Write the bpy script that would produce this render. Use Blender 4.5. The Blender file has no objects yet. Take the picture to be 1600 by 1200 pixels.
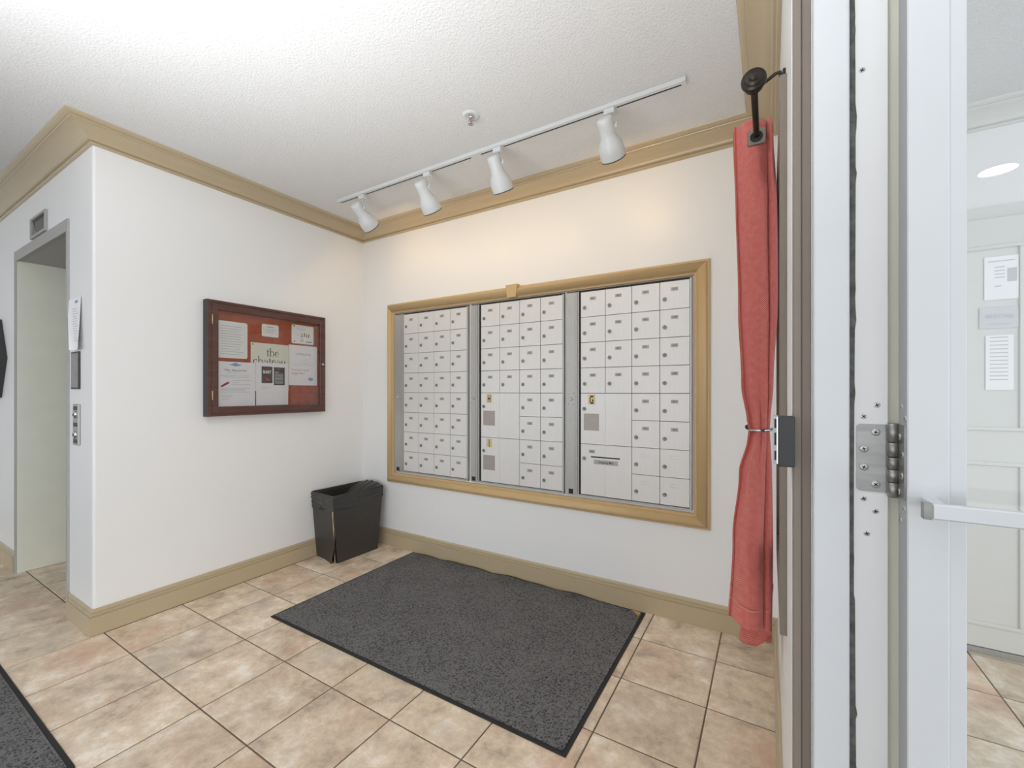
import bpy, bmesh, math, random
from mathutils import Vector, Matrix
random.seed(7)
PI = math.pi
scene = bpy.context.scene
COL = scene.collection

# ------------------------------------------------------------------ camera, world, light, exposure
cam_d = bpy.data.cameras.new('camera')
cam_d.sensor_width = 36.0
cam_d.lens = 670.0 / 1600.0 * 36.0
cam_d.shift_y = 11.0 / 1600.0
cam_d.clip_start = 0.02
cam = bpy.data.objects.new('camera', cam_d)
cam.location = (0, 0, 1.2)
cam.rotation_euler = (PI / 2, 0, math.asin(0.515))
COL.objects.link(cam)
scene.camera = cam

world = bpy.data.worlds.new('world')
scene.world = world
world.use_nodes = True
wb = world.node_tree.nodes['Background']
wb.inputs[0].default_value = (0.89, 0.94, 1.0, 1)
wb.inputs[1].default_value = 0.9

vs = scene.view_settings
vs.view_transform = 'Standard'
vs.look = 'None'
vs.gamma = 1
vs.use_curve_mapping = False
vs.exposure = 0.52


def area_light(name, loc, rot, sx, sy, watt, col):
    d = bpy.data.lights.new(name, 'AREA')
    d.shape = 'RECTANGLE'
    d.size, d.size_y = sx, sy
    d.energy = watt
    d.color = col
    o = bpy.data.objects.new(name, d)
    o.location = loc
    o.rotation_euler = rot
    COL.objects.link(o)
    return o


# daylight through the glazed entrance front behind the camera and through the outer vestibule door
area_light('daylight_front', (-2.2, -3.9, 0.95), (PI / 2 + 0.45, 0, 0), 6.5, 1.8, 17, (0.90, 0.95, 1.0))
area_light('daylight_entrance', (4.6, -2.0, 0.9), (0, PI / 2 + 0.25, 0), 2.4, 5.5, 68, (0.93, 0.965, 1.0))

# unseen fill light added behind the camera to brighten the ceiling
area_light('added_ceiling_fill', (-1.0, -0.35, 0.95), (PI - 0.30, 0, 0), 1.8, 0.8, 21, (0.95, 0.98, 1.0)).data.spread = math.radians(100)


def srgb(r, g, b):
    def f(c):
        c /= 255.0
        return c / 12.92 if c <= 0.04045 else ((c + 0.055) / 1.055) ** 2.4
    return (f(r), f(g), f(b), 1.0)


# ------------------------------------------------------------------ materials
def new_mat(name):
    m = bpy.data.materials.new(name)
    m.use_nodes = True
    nt = m.node_tree
    b = nt.nodes['Principled BSDF']
    return m, nt, b


def mat(name, rgb, rough=0.5, metal=0.0, vary=0.0, vscale=6.0, bump=0.0, bscale=80.0, spec=None, bdist=0.01, stretch=None):
    m, nt, b = new_mat(name)
    c = srgb(*rgb)
    b.inputs['Base Color'].default_value = c
    b.inputs['Roughness'].default_value = rough
    b.inputs['Metallic'].default_value = metal
    if spec is not None:
        b.inputs['Specular IOR Level'].default_value = spec
    if vary or bump:
        tc = nt.nodes.new('ShaderNodeTexCoord')
        src = tc.outputs['Object']
        if stretch:
            mp = nt.nodes.new('ShaderNodeMapping')
            mp.inputs['Scale'].default_value = stretch
            nt.links.new(src, mp.inputs['Vector'])
            src = mp.outputs[0]
    if vary:
        n = nt.nodes.new('ShaderNodeTexNoise')
        n.inputs['Scale'].default_value = vscale
        n.inputs['Detail'].default_value = 4
        nt.links.new(src, n.inputs['Vector'])
        r = nt.nodes.new('ShaderNodeValToRGB')
        r.color_ramp.elements[0].position = 0.3
        r.color_ramp.elements[1].position = 0.7
        r.color_ramp.elements[0].color = tuple(x * (1 - vary) for x in c[:3]) + (1,)
        r.color_ramp.elements[1].color = tuple(min(1, x * (1 + vary)) for x in c[:3]) + (1,)
        nt.links.new(n.outputs['Fac'], r.inputs[0])
        nt.links.new(r.outputs[0], b.inputs['Base Color'])
    if bump:
        n2 = nt.nodes.new('ShaderNodeTexNoise')
        n2.inputs['Scale'].default_value = bscale
        n2.inputs['Detail'].default_value = 3
        nt.links.new(src, n2.inputs['Vector'])
        bp = nt.nodes.new('ShaderNodeBump')
        bp.inputs['Strength'].default_value = bump
        bp.inputs['Distance'].default_value = bdist
        nt.links.new(n2.outputs['Fac'], bp.inputs['Height'])
        nt.links.new(bp.outputs[0], b.inputs['Normal'])
    return m


def emit_mat(name, rgb, strength):
    m, nt, b = new_mat(name)
    b.inputs['Base Color'].default_value = srgb(*rgb)
    b.inputs['Emission Color'].default_value = srgb(*rgb)
    b.inputs['Emission Strength'].default_value = strength
    return m


def glass_mat(name, tint=(1, 1, 1), refl=1.0, rough=0.0):
    m = bpy.data.materials.new(name)
    m.use_nodes = True
    nt = m.node_tree
    nt.nodes.clear()
    out = nt.nodes.new('ShaderNodeOutputMaterial')
    mix = nt.nodes.new('ShaderNodeMixShader')
    tr = nt.nodes.new('ShaderNodeBsdfTransparent')
    tr.inputs[0].default_value = (*tint, 1)
    gl = nt.nodes.new('ShaderNodeBsdfGlossy')
    gl.inputs['Roughness'].default_value = rough
    fr = nt.nodes.new('ShaderNodeFresnel')
    fr.inputs[0].default_value = 1.5
    mul = nt.nodes.new('ShaderNodeMath')
    mul.operation = 'MULTIPLY'
    mul.use_clamp = True
    mul.inputs[1].default_value = refl
    nt.links.new(fr.outputs[0], mul.inputs[0])
    nt.links.new(mul.outputs[0], mix.inputs[0])
    nt.links.new(tr.outputs[0], mix.inputs[1])
    nt.links.new(gl.outputs[0], mix.inputs[2])
    nt.links.new(mix.outputs[0], out.inputs[0])
    return m


def tile_mat():
    m, nt, b = new_mat('slate_look_tile')
    N, L = nt.nodes, nt.links
    tc = N.new('ShaderNodeTexCoord')
    oi = N.new('ShaderNodeObjectInfo')
    off = N.new('ShaderNodeVectorMath')
    off.operation = 'MULTIPLY_ADD'
    comb = N.new('ShaderNodeCombineXYZ')
    for i, k in enumerate((37.0, 91.0, 53.0)):
        mm = N.new('ShaderNodeMath')
        mm.operation = 'MULTIPLY'
        mm.inputs[1].default_value = k
        L.new(oi.outputs['Random'], mm.inputs[0])
        L.new(mm.outputs[0], comb.inputs[i])
    add = N.new('ShaderNodeVectorMath')
    add.operation = 'ADD'
    L.new(tc.outputs['Object'], add.inputs[0])
    L.new(comb.outputs[0], add.inputs[1])
    n1 = N.new('ShaderNodeTexNoise')
    n1.inputs['Scale'].default_value = 7.0
    n1.inputs['Detail'].default_value = 12
    n1.inputs['Roughness'].default_value = 0.74
    n1.inputs['Distortion'].default_value = 0.15
    L.new(add.outputs[0], n1.inputs['Vector'])
    r1 = N.new('ShaderNodeValToRGB')
    cr = r1.color_ramp
    cr.elements[0].position = 0.34
    cr.elements[0].color = srgb(168, 152, 134)
    cr.elements[1].position = 0.64
    cr.elements[1].color = srgb(240, 230, 216)
    e = cr.elements.new(0.45)
    e.color = srgb(206, 187, 163)
    e = cr.elements.new(0.54)
    e.color = srgb(222, 204, 180)
    L.new(n1.outputs['Fac'], r1.inputs[0])
    # rust and grey drifts
    n2 = N.new('ShaderNodeTexNoise')
    n2.inputs['Scale'].default_value = 2.6
    n2.inputs['Detail'].default_value = 9
    n2.inputs['Roughness'].default_value = 0.7
    add2 = N.new('ShaderNodeVectorMath')
    add2.operation = 'ADD'
    add2.inputs[1].default_value = (13, 5, 9)
    L.new(add.outputs[0], add2.inputs[0])
    L.new(add2.outputs[0], n2.inputs['Vector'])
    r2 = N.new('ShaderNodeValToRGB')
    r2.color_ramp.elements[0].position = 0.52
    r2.color_ramp.elements[0].color = (0, 0, 0, 1)
    r2.color_ramp.elements[1].position = 0.70
    r2.color_ramp.elements[1].color = (0.75, 0.75, 0.75, 1)
    L.new(n2.outputs['Fac'], r2.inputs[0])
    mx = N.new('ShaderNodeMixRGB')
    mx.inputs[2].default_value = srgb(200, 160, 136)
    L.new(r2.outputs[0], mx.inputs[0])
    L.new(r1.outputs[0], mx.inputs[1])
    r3 = N.new('ShaderNodeValToRGB')
    r3.color_ramp.elements[0].position = 0.28
    r3.color_ramp.elements[0].color = (0.75, 0.75, 0.75, 1)
    r3.color_ramp.elements[1].position = 0.46
    r3.color_ramp.elements[1].color = (0, 0, 0, 1)
    L.new(n2.outputs['Fac'], r3.inputs[0])
    mx2 = N.new('ShaderNodeMixRGB')
    mx2.inputs[2].default_value = srgb(190, 181, 168)
    L.new(r3.outputs[0], mx2.inputs[0])
    L.new(mx.outputs[0], mx2.inputs[1])
    # whole-tile value shift
    hv = N.new('ShaderNodeHueSaturation')
    mr = N.new('ShaderNodeMapRange')
    mr.inputs['To Min'].default_value = 1.04
    mr.inputs['To Max'].default_value = 1.24
    L.new(oi.outputs['Random'], mr.inputs['Value'])
    L.new(mr.outputs[0], hv.inputs['Value'])
    L.new(mx2.outputs[0], hv.inputs['Color'])
    L.new(hv.outputs[0], b.inputs['Base Color'])
    b.inputs['Roughness'].default_value = 0.42
    bp = N.new('ShaderNodeBump')
    bp.inputs['Strength'].default_value = 0.25
    bp.inputs['Distance'].default_value = 0.004
    L.new(n1.outputs['Fac'], bp.inputs['Height'])
    L.new(bp.outputs[0], b.inputs['Normal'])
    return m


def carpet_mat():
    m, nt, b = new_mat('charcoal_ribbed_carpet')
    N, L = nt.nodes, nt.links
    tc = N.new('ShaderNodeTexCoord')
    n = N.new('ShaderNodeTexNoise')
    n.inputs['Scale'].default_value = 190
    n.inputs['Detail'].default_value = 2
    L.new(tc.outputs['Object'], n.inputs['Vector'])
    v = N.new('ShaderNodeTexVoronoi')
    v.inputs['Scale'].default_value = 95
    v.inputs['Randomness'].default_value = 0.55
    L.new(tc.outputs['Object'], v.inputs['Vector'])
    big = N.new('ShaderNodeTexNoise')
    big.inputs['Scale'].default_value = 5
    big.inputs['Detail'].default_value = 3
    L.new(tc.outputs['Object'], big.inputs['Vector'])
    a = N.new('ShaderNodeMath')
    a.operation = 'MULTIPLY_ADD'
    a.inputs[1].default_value = 0.55
    L.new(v.outputs['Distance'], a.inputs[0])
    L.new(n.outputs['Fac'], a.inputs[2])
    c = N.new('ShaderNodeMath')
    c.operation = 'MULTIPLY_ADD'
    c.inputs[1].default_value = 0.22
    L.new(big.outputs['Fac'], c.inputs[0])
    L.new(a.outputs[0], c.inputs[2])
    r = N.new('ShaderNodeValToRGB')
    r.color_ramp.elements[0].position = 0.58
    r.color_ramp.elements[0].color = srgb(28, 28, 30)
    r.color_ramp.elements[1].position = 1.08
    r.color_ramp.elements[1].color = srgb(122, 121, 121)
    L.new(c.outputs[0], r.inputs[0])
    L.new(r.outputs[0], b.inputs['Base Color'])
    b.inputs['Roughness'].default_value = 0.95
    b.inputs['Specular IOR Level'].default_value = 0.15
    bp = N.new('ShaderNodeBump')
    bp.inputs['Strength'].default_value = 0.7
    bp.inputs['Distance'].default_value = 0.005
    L.new(a.outputs[0], bp.inputs['Height'])
    L.new(bp.outputs[0], b.inputs['Normal'])
    return m


def cloth_mat():
    m, nt, b = new_mat('red_woven_cloth')
    N, L = nt.nodes, nt.links
    tc = N.new('ShaderNodeTexCoord')
    mp = N.new('ShaderNodeMapping')
    mp.inputs['Scale'].default_value = (330, 330, 330)
    L.new(tc.outputs['UV'], mp.inputs['Vector'])
    ch = N.new('ShaderNodeTexChecker')
    ch.inputs['Scale'].default_value = 1.0
    L.new(mp.outputs[0], ch.inputs['Vector'])
    n = N.new('ShaderNodeTexNoise')
    n.inputs['Scale'].default_value = 60
    n.inputs['Detail'].default_value = 3
    L.new(tc.outputs['UV'], n.inputs['Vector'])
    mix = N.new('ShaderNodeMixRGB')
    mix.inputs[1].default_value = srgb(194, 92, 84)
    mix.inputs[2].default_value = srgb(236, 158, 146)
    ma = N.new('ShaderNodeMath')
    ma.operation = 'MULTIPLY'
    L.new(ch.outputs['Fac'], ma.inputs[0])
    L.new(n.outputs['Fac'], ma.inputs[1])
    L.new(ma.outputs[0], mix.inputs[0])
    L.new(mix.outputs[0], b.inputs['Base Color'])
    b.inputs['Roughness'].default_value = 0.85
    b.inputs['Specular IOR Level'].default_value = 0.2
    b.inputs['Sheen Weight'].default_value = 0.25
    bp = N.new('ShaderNodeBump')
    bp.inputs['Strength'].default_value = 0.3
    bp.inputs['Distance'].default_value = 0.001
    L.new(ch.outputs['Fac'], bp.inputs['Height'])
    L.new(bp.outputs[0], b.inputs['Normal'])
    return m


M = dict(
    wall=mat('white_wall_paint', (243, 243, 242), 0.42, bump=0.05, bscale=150, bdist=0.002),
    ceil=mat('stippled_ceiling', (229, 229, 229), 0.9, bump=0.4, bscale=125, bdist=0.010, vary=0.012, vscale=60),
    paint=mat('taupe_gloss_paint', (192, 175, 145), 0.22),
    tan=mat('gold_frame_paint', (206, 177, 130), 0.33),
    taupe=mat('taupe_frame_paint', (136, 125, 114), 0.5, vary=0.03),
    tile=tile_mat(),
    grout=mat('brown_grey_grout', (116, 100, 84), 0.9, vary=0.1),
    carpet=carpet_mat(),
    rubber=mat('black_rubber_edge', (40, 39, 38), 0.7),
    cloth=cloth_mat(),
    seam=mat('pale_hem_stitching', (226, 150, 134), 0.85),
    hem=mat('cloth_painted_warm_light', (178, 84, 58), 0.85),  # curtain cloth with the warm light on its edge put into the colour
    bronze=mat('dark_bronze_metal', (66, 60, 52), 0.38, 0.7, vary=0.15, vscale=40),
    lockm=mat('dull_chrome_lock', (150, 150, 150), 0.3, 0.9),
    pewter=mat('pewter_grommet', (128, 122, 112), 0.4, 0.5),
    chrome=mat('bright_chrome', (205, 205, 205), 0.18, 1.0),
    steel=mat('brushed_steel', (160, 159, 156), 0.36, 0.85, vary=0.12, vscale=14, stretch=(1, 1, 6)),
    dsteel=mat('dark_steel', (70, 70, 70), 0.45, 0.6),
    screw=mat('zinc_screw', (196, 196, 194), 0.3, 0.6),
    slotm=mat('screw_recess_shadow_metal', (48, 47, 46), 0.7),
    alu=mat('brushed_aluminium', (182, 181, 178), 0.42, 0.55, vary=0.05, vscale=12, stretch=(18, 1, 1)),
    mbox=mat('pale_anodised_door', (227, 226, 224), 0.4, 0.25, vary=0.02, vscale=10, stretch=(14, 1, 1)),
    gap=mat('dark_gap', (48, 47, 45), 0.8),
    plate=mat('grey_number_plate', (176, 174, 171), 0.5, 0.2),
    plate_pale=mat('blank_label_holder', (206, 206, 203), 0.4, 0.2),
    ink=mat('black_ink', (36, 34, 32), 0.7),
    goldfoil=mat('gold_foil', (220, 200, 152), 0.45, 0.1),
    sticker=mat('silver_instruction_label', (168, 160, 155), 0.4, 0.35, vary=0.05, vscale=30, stretch=(1, 1, 8)),
    white_metal=mat('white_enamel', (219, 221, 220), 0.32),
    white_paint=mat('white_gloss_frame', (216, 219, 221), 0.35, vary=0.012, vscale=5),
    cream=mat('cream_caulk_strip', (226, 223, 206), 0.6, vary=0.03),
    greyedge=mat('grey_door_edge', (170, 171, 174), 0.5),
    weather=mat('worn_dark_weatherstrip', (102, 102, 98), 0.9, vary=0.35, vscale=70),
    elev=mat('cream_elevator_panel', (236, 236, 221), 0.45, vary=0.02, vscale=9),
    elevgrey=mat('grey_elevator_frame', (176, 175, 170), 0.5),
    mahog=mat('dark_mahogany', (92, 62, 56), 0.35, vary=0.25, vscale=9, stretch=(1, 1, 7)),
    cork=mat('red_brown_felt', (176, 88, 60), 0.9, vary=0.12, vscale=26),
    brass=mat('pale_brass', (214, 196, 150), 0.35, 0.7),
    paper=mat('white_paper', (250, 250, 251), 0.75),
    lam=mat('laminated_white_paper', (246, 249, 246), 0.35),
    cream_paper=mat('ivory_sign_board', (240, 242, 226), 0.5),
    textgrey=mat('grey_print', (206, 208, 210), 0.8),
    textblue=mat('blue_print', (150, 170, 205), 0.8),
    textred=mat('red_print', (206, 140, 140), 0.8),
    olive=mat('olive_black_lettering', (72, 72, 52), 0.7),
    flyer=mat('charcoal_flyer', (76, 72, 72), 0.5),
    pink=mat('pink_red_print', (196, 84, 92), 0.7),
    white=mat('white_print', (240, 240, 238), 0.7),
    straw=mat('straw_print', (190, 166, 112), 0.7),
    bin=mat('black_leatherette', (62, 58, 56), 0.42, vary=0.08, vscale=20, bump=0.15, bscale=180, bdist=0.002),
    torn=mat('cream_torn_board_edge', (205, 184, 138), 0.8, vary=0.15, vscale=40),
    bag=mat('black_bin_liner', (56, 55, 53), 0.22),
    screen=mat('dark_display_glass', (58, 58, 66), 0.15),
    glass=glass_mat('clear_door_glass', (0.97, 0.98, 0.98), 1.0),
    boardglass=glass_mat('notice_board_glass', (0.98, 0.98, 0.98), 0.8),
    mirror=mat('mirror_silver', (190, 192, 196), 0.05, 1.0),
    framedark=mat('charcoal_mirror_frame', (62, 61, 62), 0.5),
    bulb=emit_mat('warm_lamp_face', (255, 236, 205), 6.0),
    lightdisc=emit_mat('cool_downlight_face', (255, 253, 250), 28.0),
    greydoor=mat('grey_white_panel_door', (226, 226, 222), 0.45),
    redbulb=mat('red_glass_bulb', (150, 60, 66), 0.2),
    leaf=mat('tan_torn_backing', (196, 156, 104), 0.8, vary=0.15, vscale=60),
)


# ------------------------------------------------------------------ mesh builder
class MB:
    def __init__(self):
        self.bm = bmesh.new()
        self.mats = []
        self.smooth = False

    def mi(self, m):
        if m is None:
            return 0
        if m not in self.mats:
            self.mats.append(m)
        return self.mats.index(m)

    def box(self, x0, x1, y0, y1, z0, z1, m=None, bevel=0.0, seg=1, vert_only=False):
        i = self.mi(m)
        vs_ = [self.bm.verts.new(p) for p in ((x0, y0, z0), (x1, y0, z0), (x1, y1, z0), (x0, y1, z0),
                                              (x0, y0, z1), (x1, y0, z1), (x1, y1, z1), (x0, y1, z1))]
        fs = []
        for q in ((3, 2, 1, 0), (4, 5, 6, 7), (0, 1, 5, 4), (1, 2, 6, 5), (2, 3, 7, 6), (3, 0, 4, 7)):
            f = self.bm.faces.new([vs_[k] for k in q])
            f.material_index = i
            fs.append(f)
        if bevel:
            es = {e for f in fs for e in f.edges}
            if vert_only:
                es = {e for e in es if abs(e.verts[0].co.z - e.verts[1].co.z) > 1e-5}
            r = bmesh.ops.bevel(self.bm, geom=list(es), offset=bevel, segments=seg, affect='EDGES', profile=0.5)
            for f in r['faces']:
                f.material_index = i
        return self

    def lathe(self, prof, origin, axis, m=None, segs=24, smooth=True, sharp=None):
        """prof: list of (radius, distance along axis)"""
        i = self.mi(m)
        a = Vector(axis).normalized()
        t = Vector((0, 0, 1)) if abs(a.z) < 0.9 else Vector((1, 0, 0))
        u = a.cross(t).normalized()
        w = a.cross(u)
        o = Vector(origin)
        rings = []
        for r, h in prof:
            if r < 1e-6:
                rings.append([self.bm.verts.new(o + a * h)])
            else:
                rings.append([self.bm.verts.new(o + a * h + (u * math.cos(2 * PI * k / segs) + w * math.sin(2 * PI * k / segs)) * r) for k in range(segs)])
        for A, B in zip(rings[:-1], rings[1:]):
            for k in range(segs):
                k2 = (k + 1) % segs
                if len(A) == 1 and len(B) == 1:
                    continue
                if len(A) == 1:
                    f = self.bm.faces.new((A[0], B[k2], B[k]))
                elif len(B) == 1:
                    f = self.bm.faces.new((A[k], A[k2], B[0]))
                else:
                    f = self.bm.faces.new((A[k], A[k2], B[k2], B[k]))
                f.material_index = i
                f.smooth = smooth
        return self

    def tube(self, pts, r, m=None, segs=8, caps=True):
        i = self.mi(m)
        pts = [Vector(p) for p in pts]
        rings = []
        for k, p in enumerate(pts):
            d = (pts[min(k + 1, len(pts) - 1)] - pts[max(k - 1, 0)]).normalized()
            t = Vector((0, 0, 1)) if abs(d.z) < 0.9 else Vector((1, 0, 0))
            u = d.cross(t).normalized()
            w = d.cross(u)
            rings.append([self.bm.verts.new(p + (u * math.cos(2 * PI * j / segs) + w * math.sin(2 * PI * j / segs)) * r) for j in range(segs)])
        for A, B in zip(rings[:-1], rings[1:]):
            for j in range(segs):
                j2 = (j + 1) % segs
                f = self.bm.faces.new((A[j], A[j2], B[j2], B[j]))
                f.material_index = i
                f.smooth = True
        if caps:
            for R in (rings[0][::-1], rings[-1]):
                f = self.bm.faces.new(R)
                f.material_index = i
        return self

    def quad(self, pts, m=None):
        f = self.bm.faces.new([self.bm.verts.new(p) for p in pts])
        f.material_index = self.mi(m)
        return self

    def prism(self, poly, fn, d0, d1, m=None):
        """poly: 2-D outline; fn(a, b, d) -> 3-D point"""
        i = self.mi(m)
        A = [self.bm.verts.new(fn(a, b, d0)) for a, b in poly]
        B = [self.bm.verts.new(fn(a, b, d1)) for a, b in poly]
        n = len(poly)
        fs = [self.bm.faces.new(A[::-1]), self.bm.faces.new(B)]
        for k in range(n):
            fs.append(self.bm.faces.new((A[k], A[(k + 1) % n], B[(k + 1) % n], B[k])))
        for f in fs:
            f.material_index = i
        return self

    def grid(self, fn, nu, nv, m=None, smooth=True, uv=False, closed=False):
        i = self.mi(m)
        V = [[self.bm.verts.new(fn(a / nu, b / nv)) for b in range(nv + 1)] for a in range(nu + 1)]
        lay = self.bm.loops.layers.uv.verify() if uv else None
        for a in range(nu):
            for b in range(nv):
                f = self.bm.faces.new((V[a][b], V[a + 1][b], V[a + 1][b + 1], V[a][b + 1]))
                f.material_index = i
                f.smooth = smooth
                if uv:
                    for lp, (p, q) in zip(f.loops, ((a, b), (a + 1, b), (a + 1, b + 1), (a, b + 1))):
                        lp[lay].uv = (p / nu * uv[0], q / nv * uv[1])
        return self

    def text(self, s, origin, right, up, h, m, sx=1.0, bold=0.0, align='LEFT'):
        i = self.mi(m)
        vs2, fs = glyphs(s, bold, align)
        o, r, u = Vector(origin), Vector(right), Vector(up)
        V = [self.bm.verts.new(o + r * (x * h * sx) + u * (y * h)) for x, y in vs2]
        for f in fs:
            try:
                g = self.bm.faces.new([V[k] for k in f])
                g.material_index = i
            except ValueError:
                pass
        return self

    def stroke(self, pts, widths, origin, right, up, sc, m):
        i = self.mi(m)
        o, r, u = Vector(origin), Vector(right), Vector(up)
        L, R = [], []
        for k, (x, y) in enumerate(pts):
            x2, y2 = pts[min(k + 1, len(pts) - 1)]
            x1, y1 = pts[max(k - 1, 0)]
            d = math.hypot(x2 - x1, y2 - y1) or 1
            nx, ny = -(y2 - y1) / d, (x2 - x1) / d
            w = widths[k] / 2 if isinstance(widths, (list, tuple)) else widths / 2
            for S, sg in ((L, 1), (R, -1)):
                S.append(self.bm.verts.new(o + r * ((x + nx * w * sg) * sc) + u * ((y + ny * w * sg) * sc)))
        for k in range(len(pts) - 1):
            f = self.bm.faces.new((L[k], R[k], R[k + 1], L[k + 1]))
            f.material_index = i
        return self

    def build(self, name, m=None, parent=None, normals=True, loc=None):
        if normals:
            bmesh.ops.recalc_face_normals(self.bm, faces=self.bm.faces)
        me = bpy.data.meshes.new(name)
        self.bm.to_mesh(me)
        self.bm.free()
        if self.mats:
            for k in self.mats:
                me.materials.append(M[k])
        else:
            me.materials.append(M[m])
        o = bpy.data.objects.new(name, me)
        COL.objects.link(o)
        if parent:
            o.parent = parent
        if loc:
            o.location = loc
        return o


_glyphs = {}


def glyphs(s, bold, align):
    k = (s, bold, align)
    if k not in _glyphs:
        c = bpy.data.curves.new('glyphs', 'FONT')
        c.body = s
        c.size = 1.0
        c.align_x = align
        c.offset = bold
        c.resolution_u = 3
        o = bpy.data.objects.new('glyphs', c)
        COL.objects.link(o)
        me = bpy.data.meshes.new_from_object(o)
        _glyphs[k] = ([(v.co.x, v.co.y) for v in me.vertices], [list(p.vertices) for p in me.polygons])
        bpy.data.objects.remove(o)
        bpy.data.curves.remove(c)
        bpy.data.meshes.remove(me)
    return _glyphs[k]


def tag(o, label, cat, group=None):
    o['label'] = label
    o['category'] = cat
    if group:
        o['group'] = group
    return o


def thing(name, label, cat, loc=(0, 0, 0), group=None):
    o = bpy.data.objects.new(name, None)
    o.empty_display_size = 0.05
    o.location = loc
    COL.objects.link(o)
    return tag(o, label, cat, group)


def struct(o, label=None, cat=None):
    o['kind'] = 'structure'
    if label:
        o['label'] = label
    if cat:
        o['category'] = cat
    return o


def piece(mesh, name, parent, loc, rz=0.0):
    o = bpy.data.objects.new(name, mesh)
    o.location = loc
    o.rotation_euler = (0, 0, rz)
    o.parent = parent
    COL.objects.link(o)
    return o


# ------------------------------------------------------------------ room numbers (metres)
XL, XR = -2.85, 0.033          # alcove side walls
YB, YE = 2.38, 0.745           # mailbox wall, elevator wall
ZC = 2.49
VX = 2.3                       # vestibule far side
YV = 2.83                      # vestibule end wall

# walls
b = MB()
rc = [(XL - 0.012 + 0.012 * math.sin(k / 4 * PI / 2), YE + 0.012 - 0.012 * math.cos(k / 4 * PI / 2)) for k in range(5)]
b.prism(rc + [(XL, YB + 0.12), (XL - 0.12, YB + 0.12), (XL - 0.12, YE)], lambda x, y, d: (x, y, d), 0, ZC)
struct(b.build('wall_left', 'wall'), 'white alcove wall carrying the notice board', 'wall')
b = MB()
b.box(XL, XR, YB, YB + 0.12, 0, ZC)
struct(b.build('wall_back', 'wall'), 'white wall behind the mailboxes', 'wall')
OX0, OX1, OZ = -4.246, -3.219, 2.088
b = MB()
b.box(-6.2, OX0, YE, YE + 0.12, 0, ZC)
b.box(OX1, XL - 0.12, YE, YE + 0.12, 0, ZC)
b.box(OX0, OX1, YE, YE + 0.12, OZ, ZC)
struct(b.build('wall_elevator', 'wall'), 'cool white wall with the elevator opening', 'wall')
b = MB()
b.box(-6.32, -6.2, -3.9, YE + 0.12, 0, ZC)
struct(b.build('wall_far', 'wall'))
# right wall with the side window
WY0, WY1, WZ0, WZ1 = 1.19, 1.65, 0.73, 1.83
b = MB()
b.box(XR, 0.163, 0.905, WY0, 0, ZC)
b.box(XR, 0.163, WY1, YB + 0.12, 0, ZC)
b.box(XR, 0.163, WY0, WY1, 0, WZ0)
b.box(XR, 0.163, WY0, WY1, WZ1, ZC)
b.box(XR, 0.163, -0.06, 0.905, 2.16, ZC)
struct(b.build('wall_right', 'wall'), 'white wall beside the doorway, seen edge-on', 'wall')
b = MB()
b.box(0.163, VX, YV, YV + 0.12, 0, ZC)
struct(b.build('wall_vestibule', 'wall'), 'white vestibule end wall behind the glass', 'wall')
# ceiling
b = MB()
b.box(-6.32, VX, -3.9, YV + 0.12, ZC, ZC + 0.1)
struct(b.build('ceiling', 'ceil'), 'white stippled ceiling', 'ceiling')

# floor: grout bed with separate tiles
b = MB()
b.box(-6.32, VX, -3.9, YV + 0.12, -0.12, -0.003)
floor = struct(b.build('floor', 'grout'), 'beige slate-look tiled floor with brown grout', 'floor')
PX, PY = 0.3285, 0.33
_tm = {}


def tile_mesh(w, h):
    k = (round(w, 3), round(h, 3))
    if k not in _tm:
        q = MB()
        c = 0.003
        lo = [(-w / 2, -h / 2), (w / 2, -h / 2), (w / 2, h / 2), (-w / 2, h / 2)]
        li = [(-w / 2 + c, -h / 2 + c), (w / 2 - c, -h / 2 + c), (w / 2 - c, h / 2 - c), (-w / 2 + c, h / 2 - c)]
        A = [q.bm.verts.new((x, y, -0.006)) for x, y in lo]
        B = [q.bm.verts.new((x, y, -0.0015)) for x, y in lo]
        C = [q.bm.verts.new((x, y, 0.0)) for x, y in li]
        for P, Q in ((A, B), (B, C)):
            for k2 in range(4):
                q.bm.faces.new((P[k2], P[(k2 + 1) % 4], Q[(k2 + 1) % 4], Q[k2]))
        q.bm.faces.new(C)
        o = q.build('tile', 'tile')
        _tm[k] = o.data
        bpy.data.objects.remove(o)
    return _tm[k]


def lay_tiles(x0, x1, y0, y1):
    i0 = math.floor((x0 + 0.205) / PX)
    i1 = math.ceil((x1 + 0.205) / PX)
    j0 = math.floor((y0 - 2.103) / PY)
    j1 = math.ceil((y1 - 2.103) / PY)
    for i in range(i0, i1):
        for j in range(j0, j1):
            a0 = max(-0.205 + i * PX, x0)
            a1 = min(-0.205 + (i + 1) * PX, x1)
            c0 = max(2.103 + j * PY, y0)
            c1 = min(2.103 + (j + 1) * PY, y1)
            if a1 - a0 < 0.02 or c1 - c0 < 0.02:
                continue
            g = 0.0028
            piece(tile_mesh(a1 - a0 - 2 * g, c1 - c0 - 2 * g), 'tile', floor,
                  ((a0 + a1) / 2, (c0 + c1) / 2, 0), 0)


lay_tiles(XL, XR, 0.783, YB)
lay_tiles(-5.9, XR, 0.123, 0.783)
lay_tiles(OX0 + 0.003, OX1 - 0.003, 0.783, 1.12)
lay_tiles(XR + 0.14, 1.2, 0.95, YV)


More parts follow.
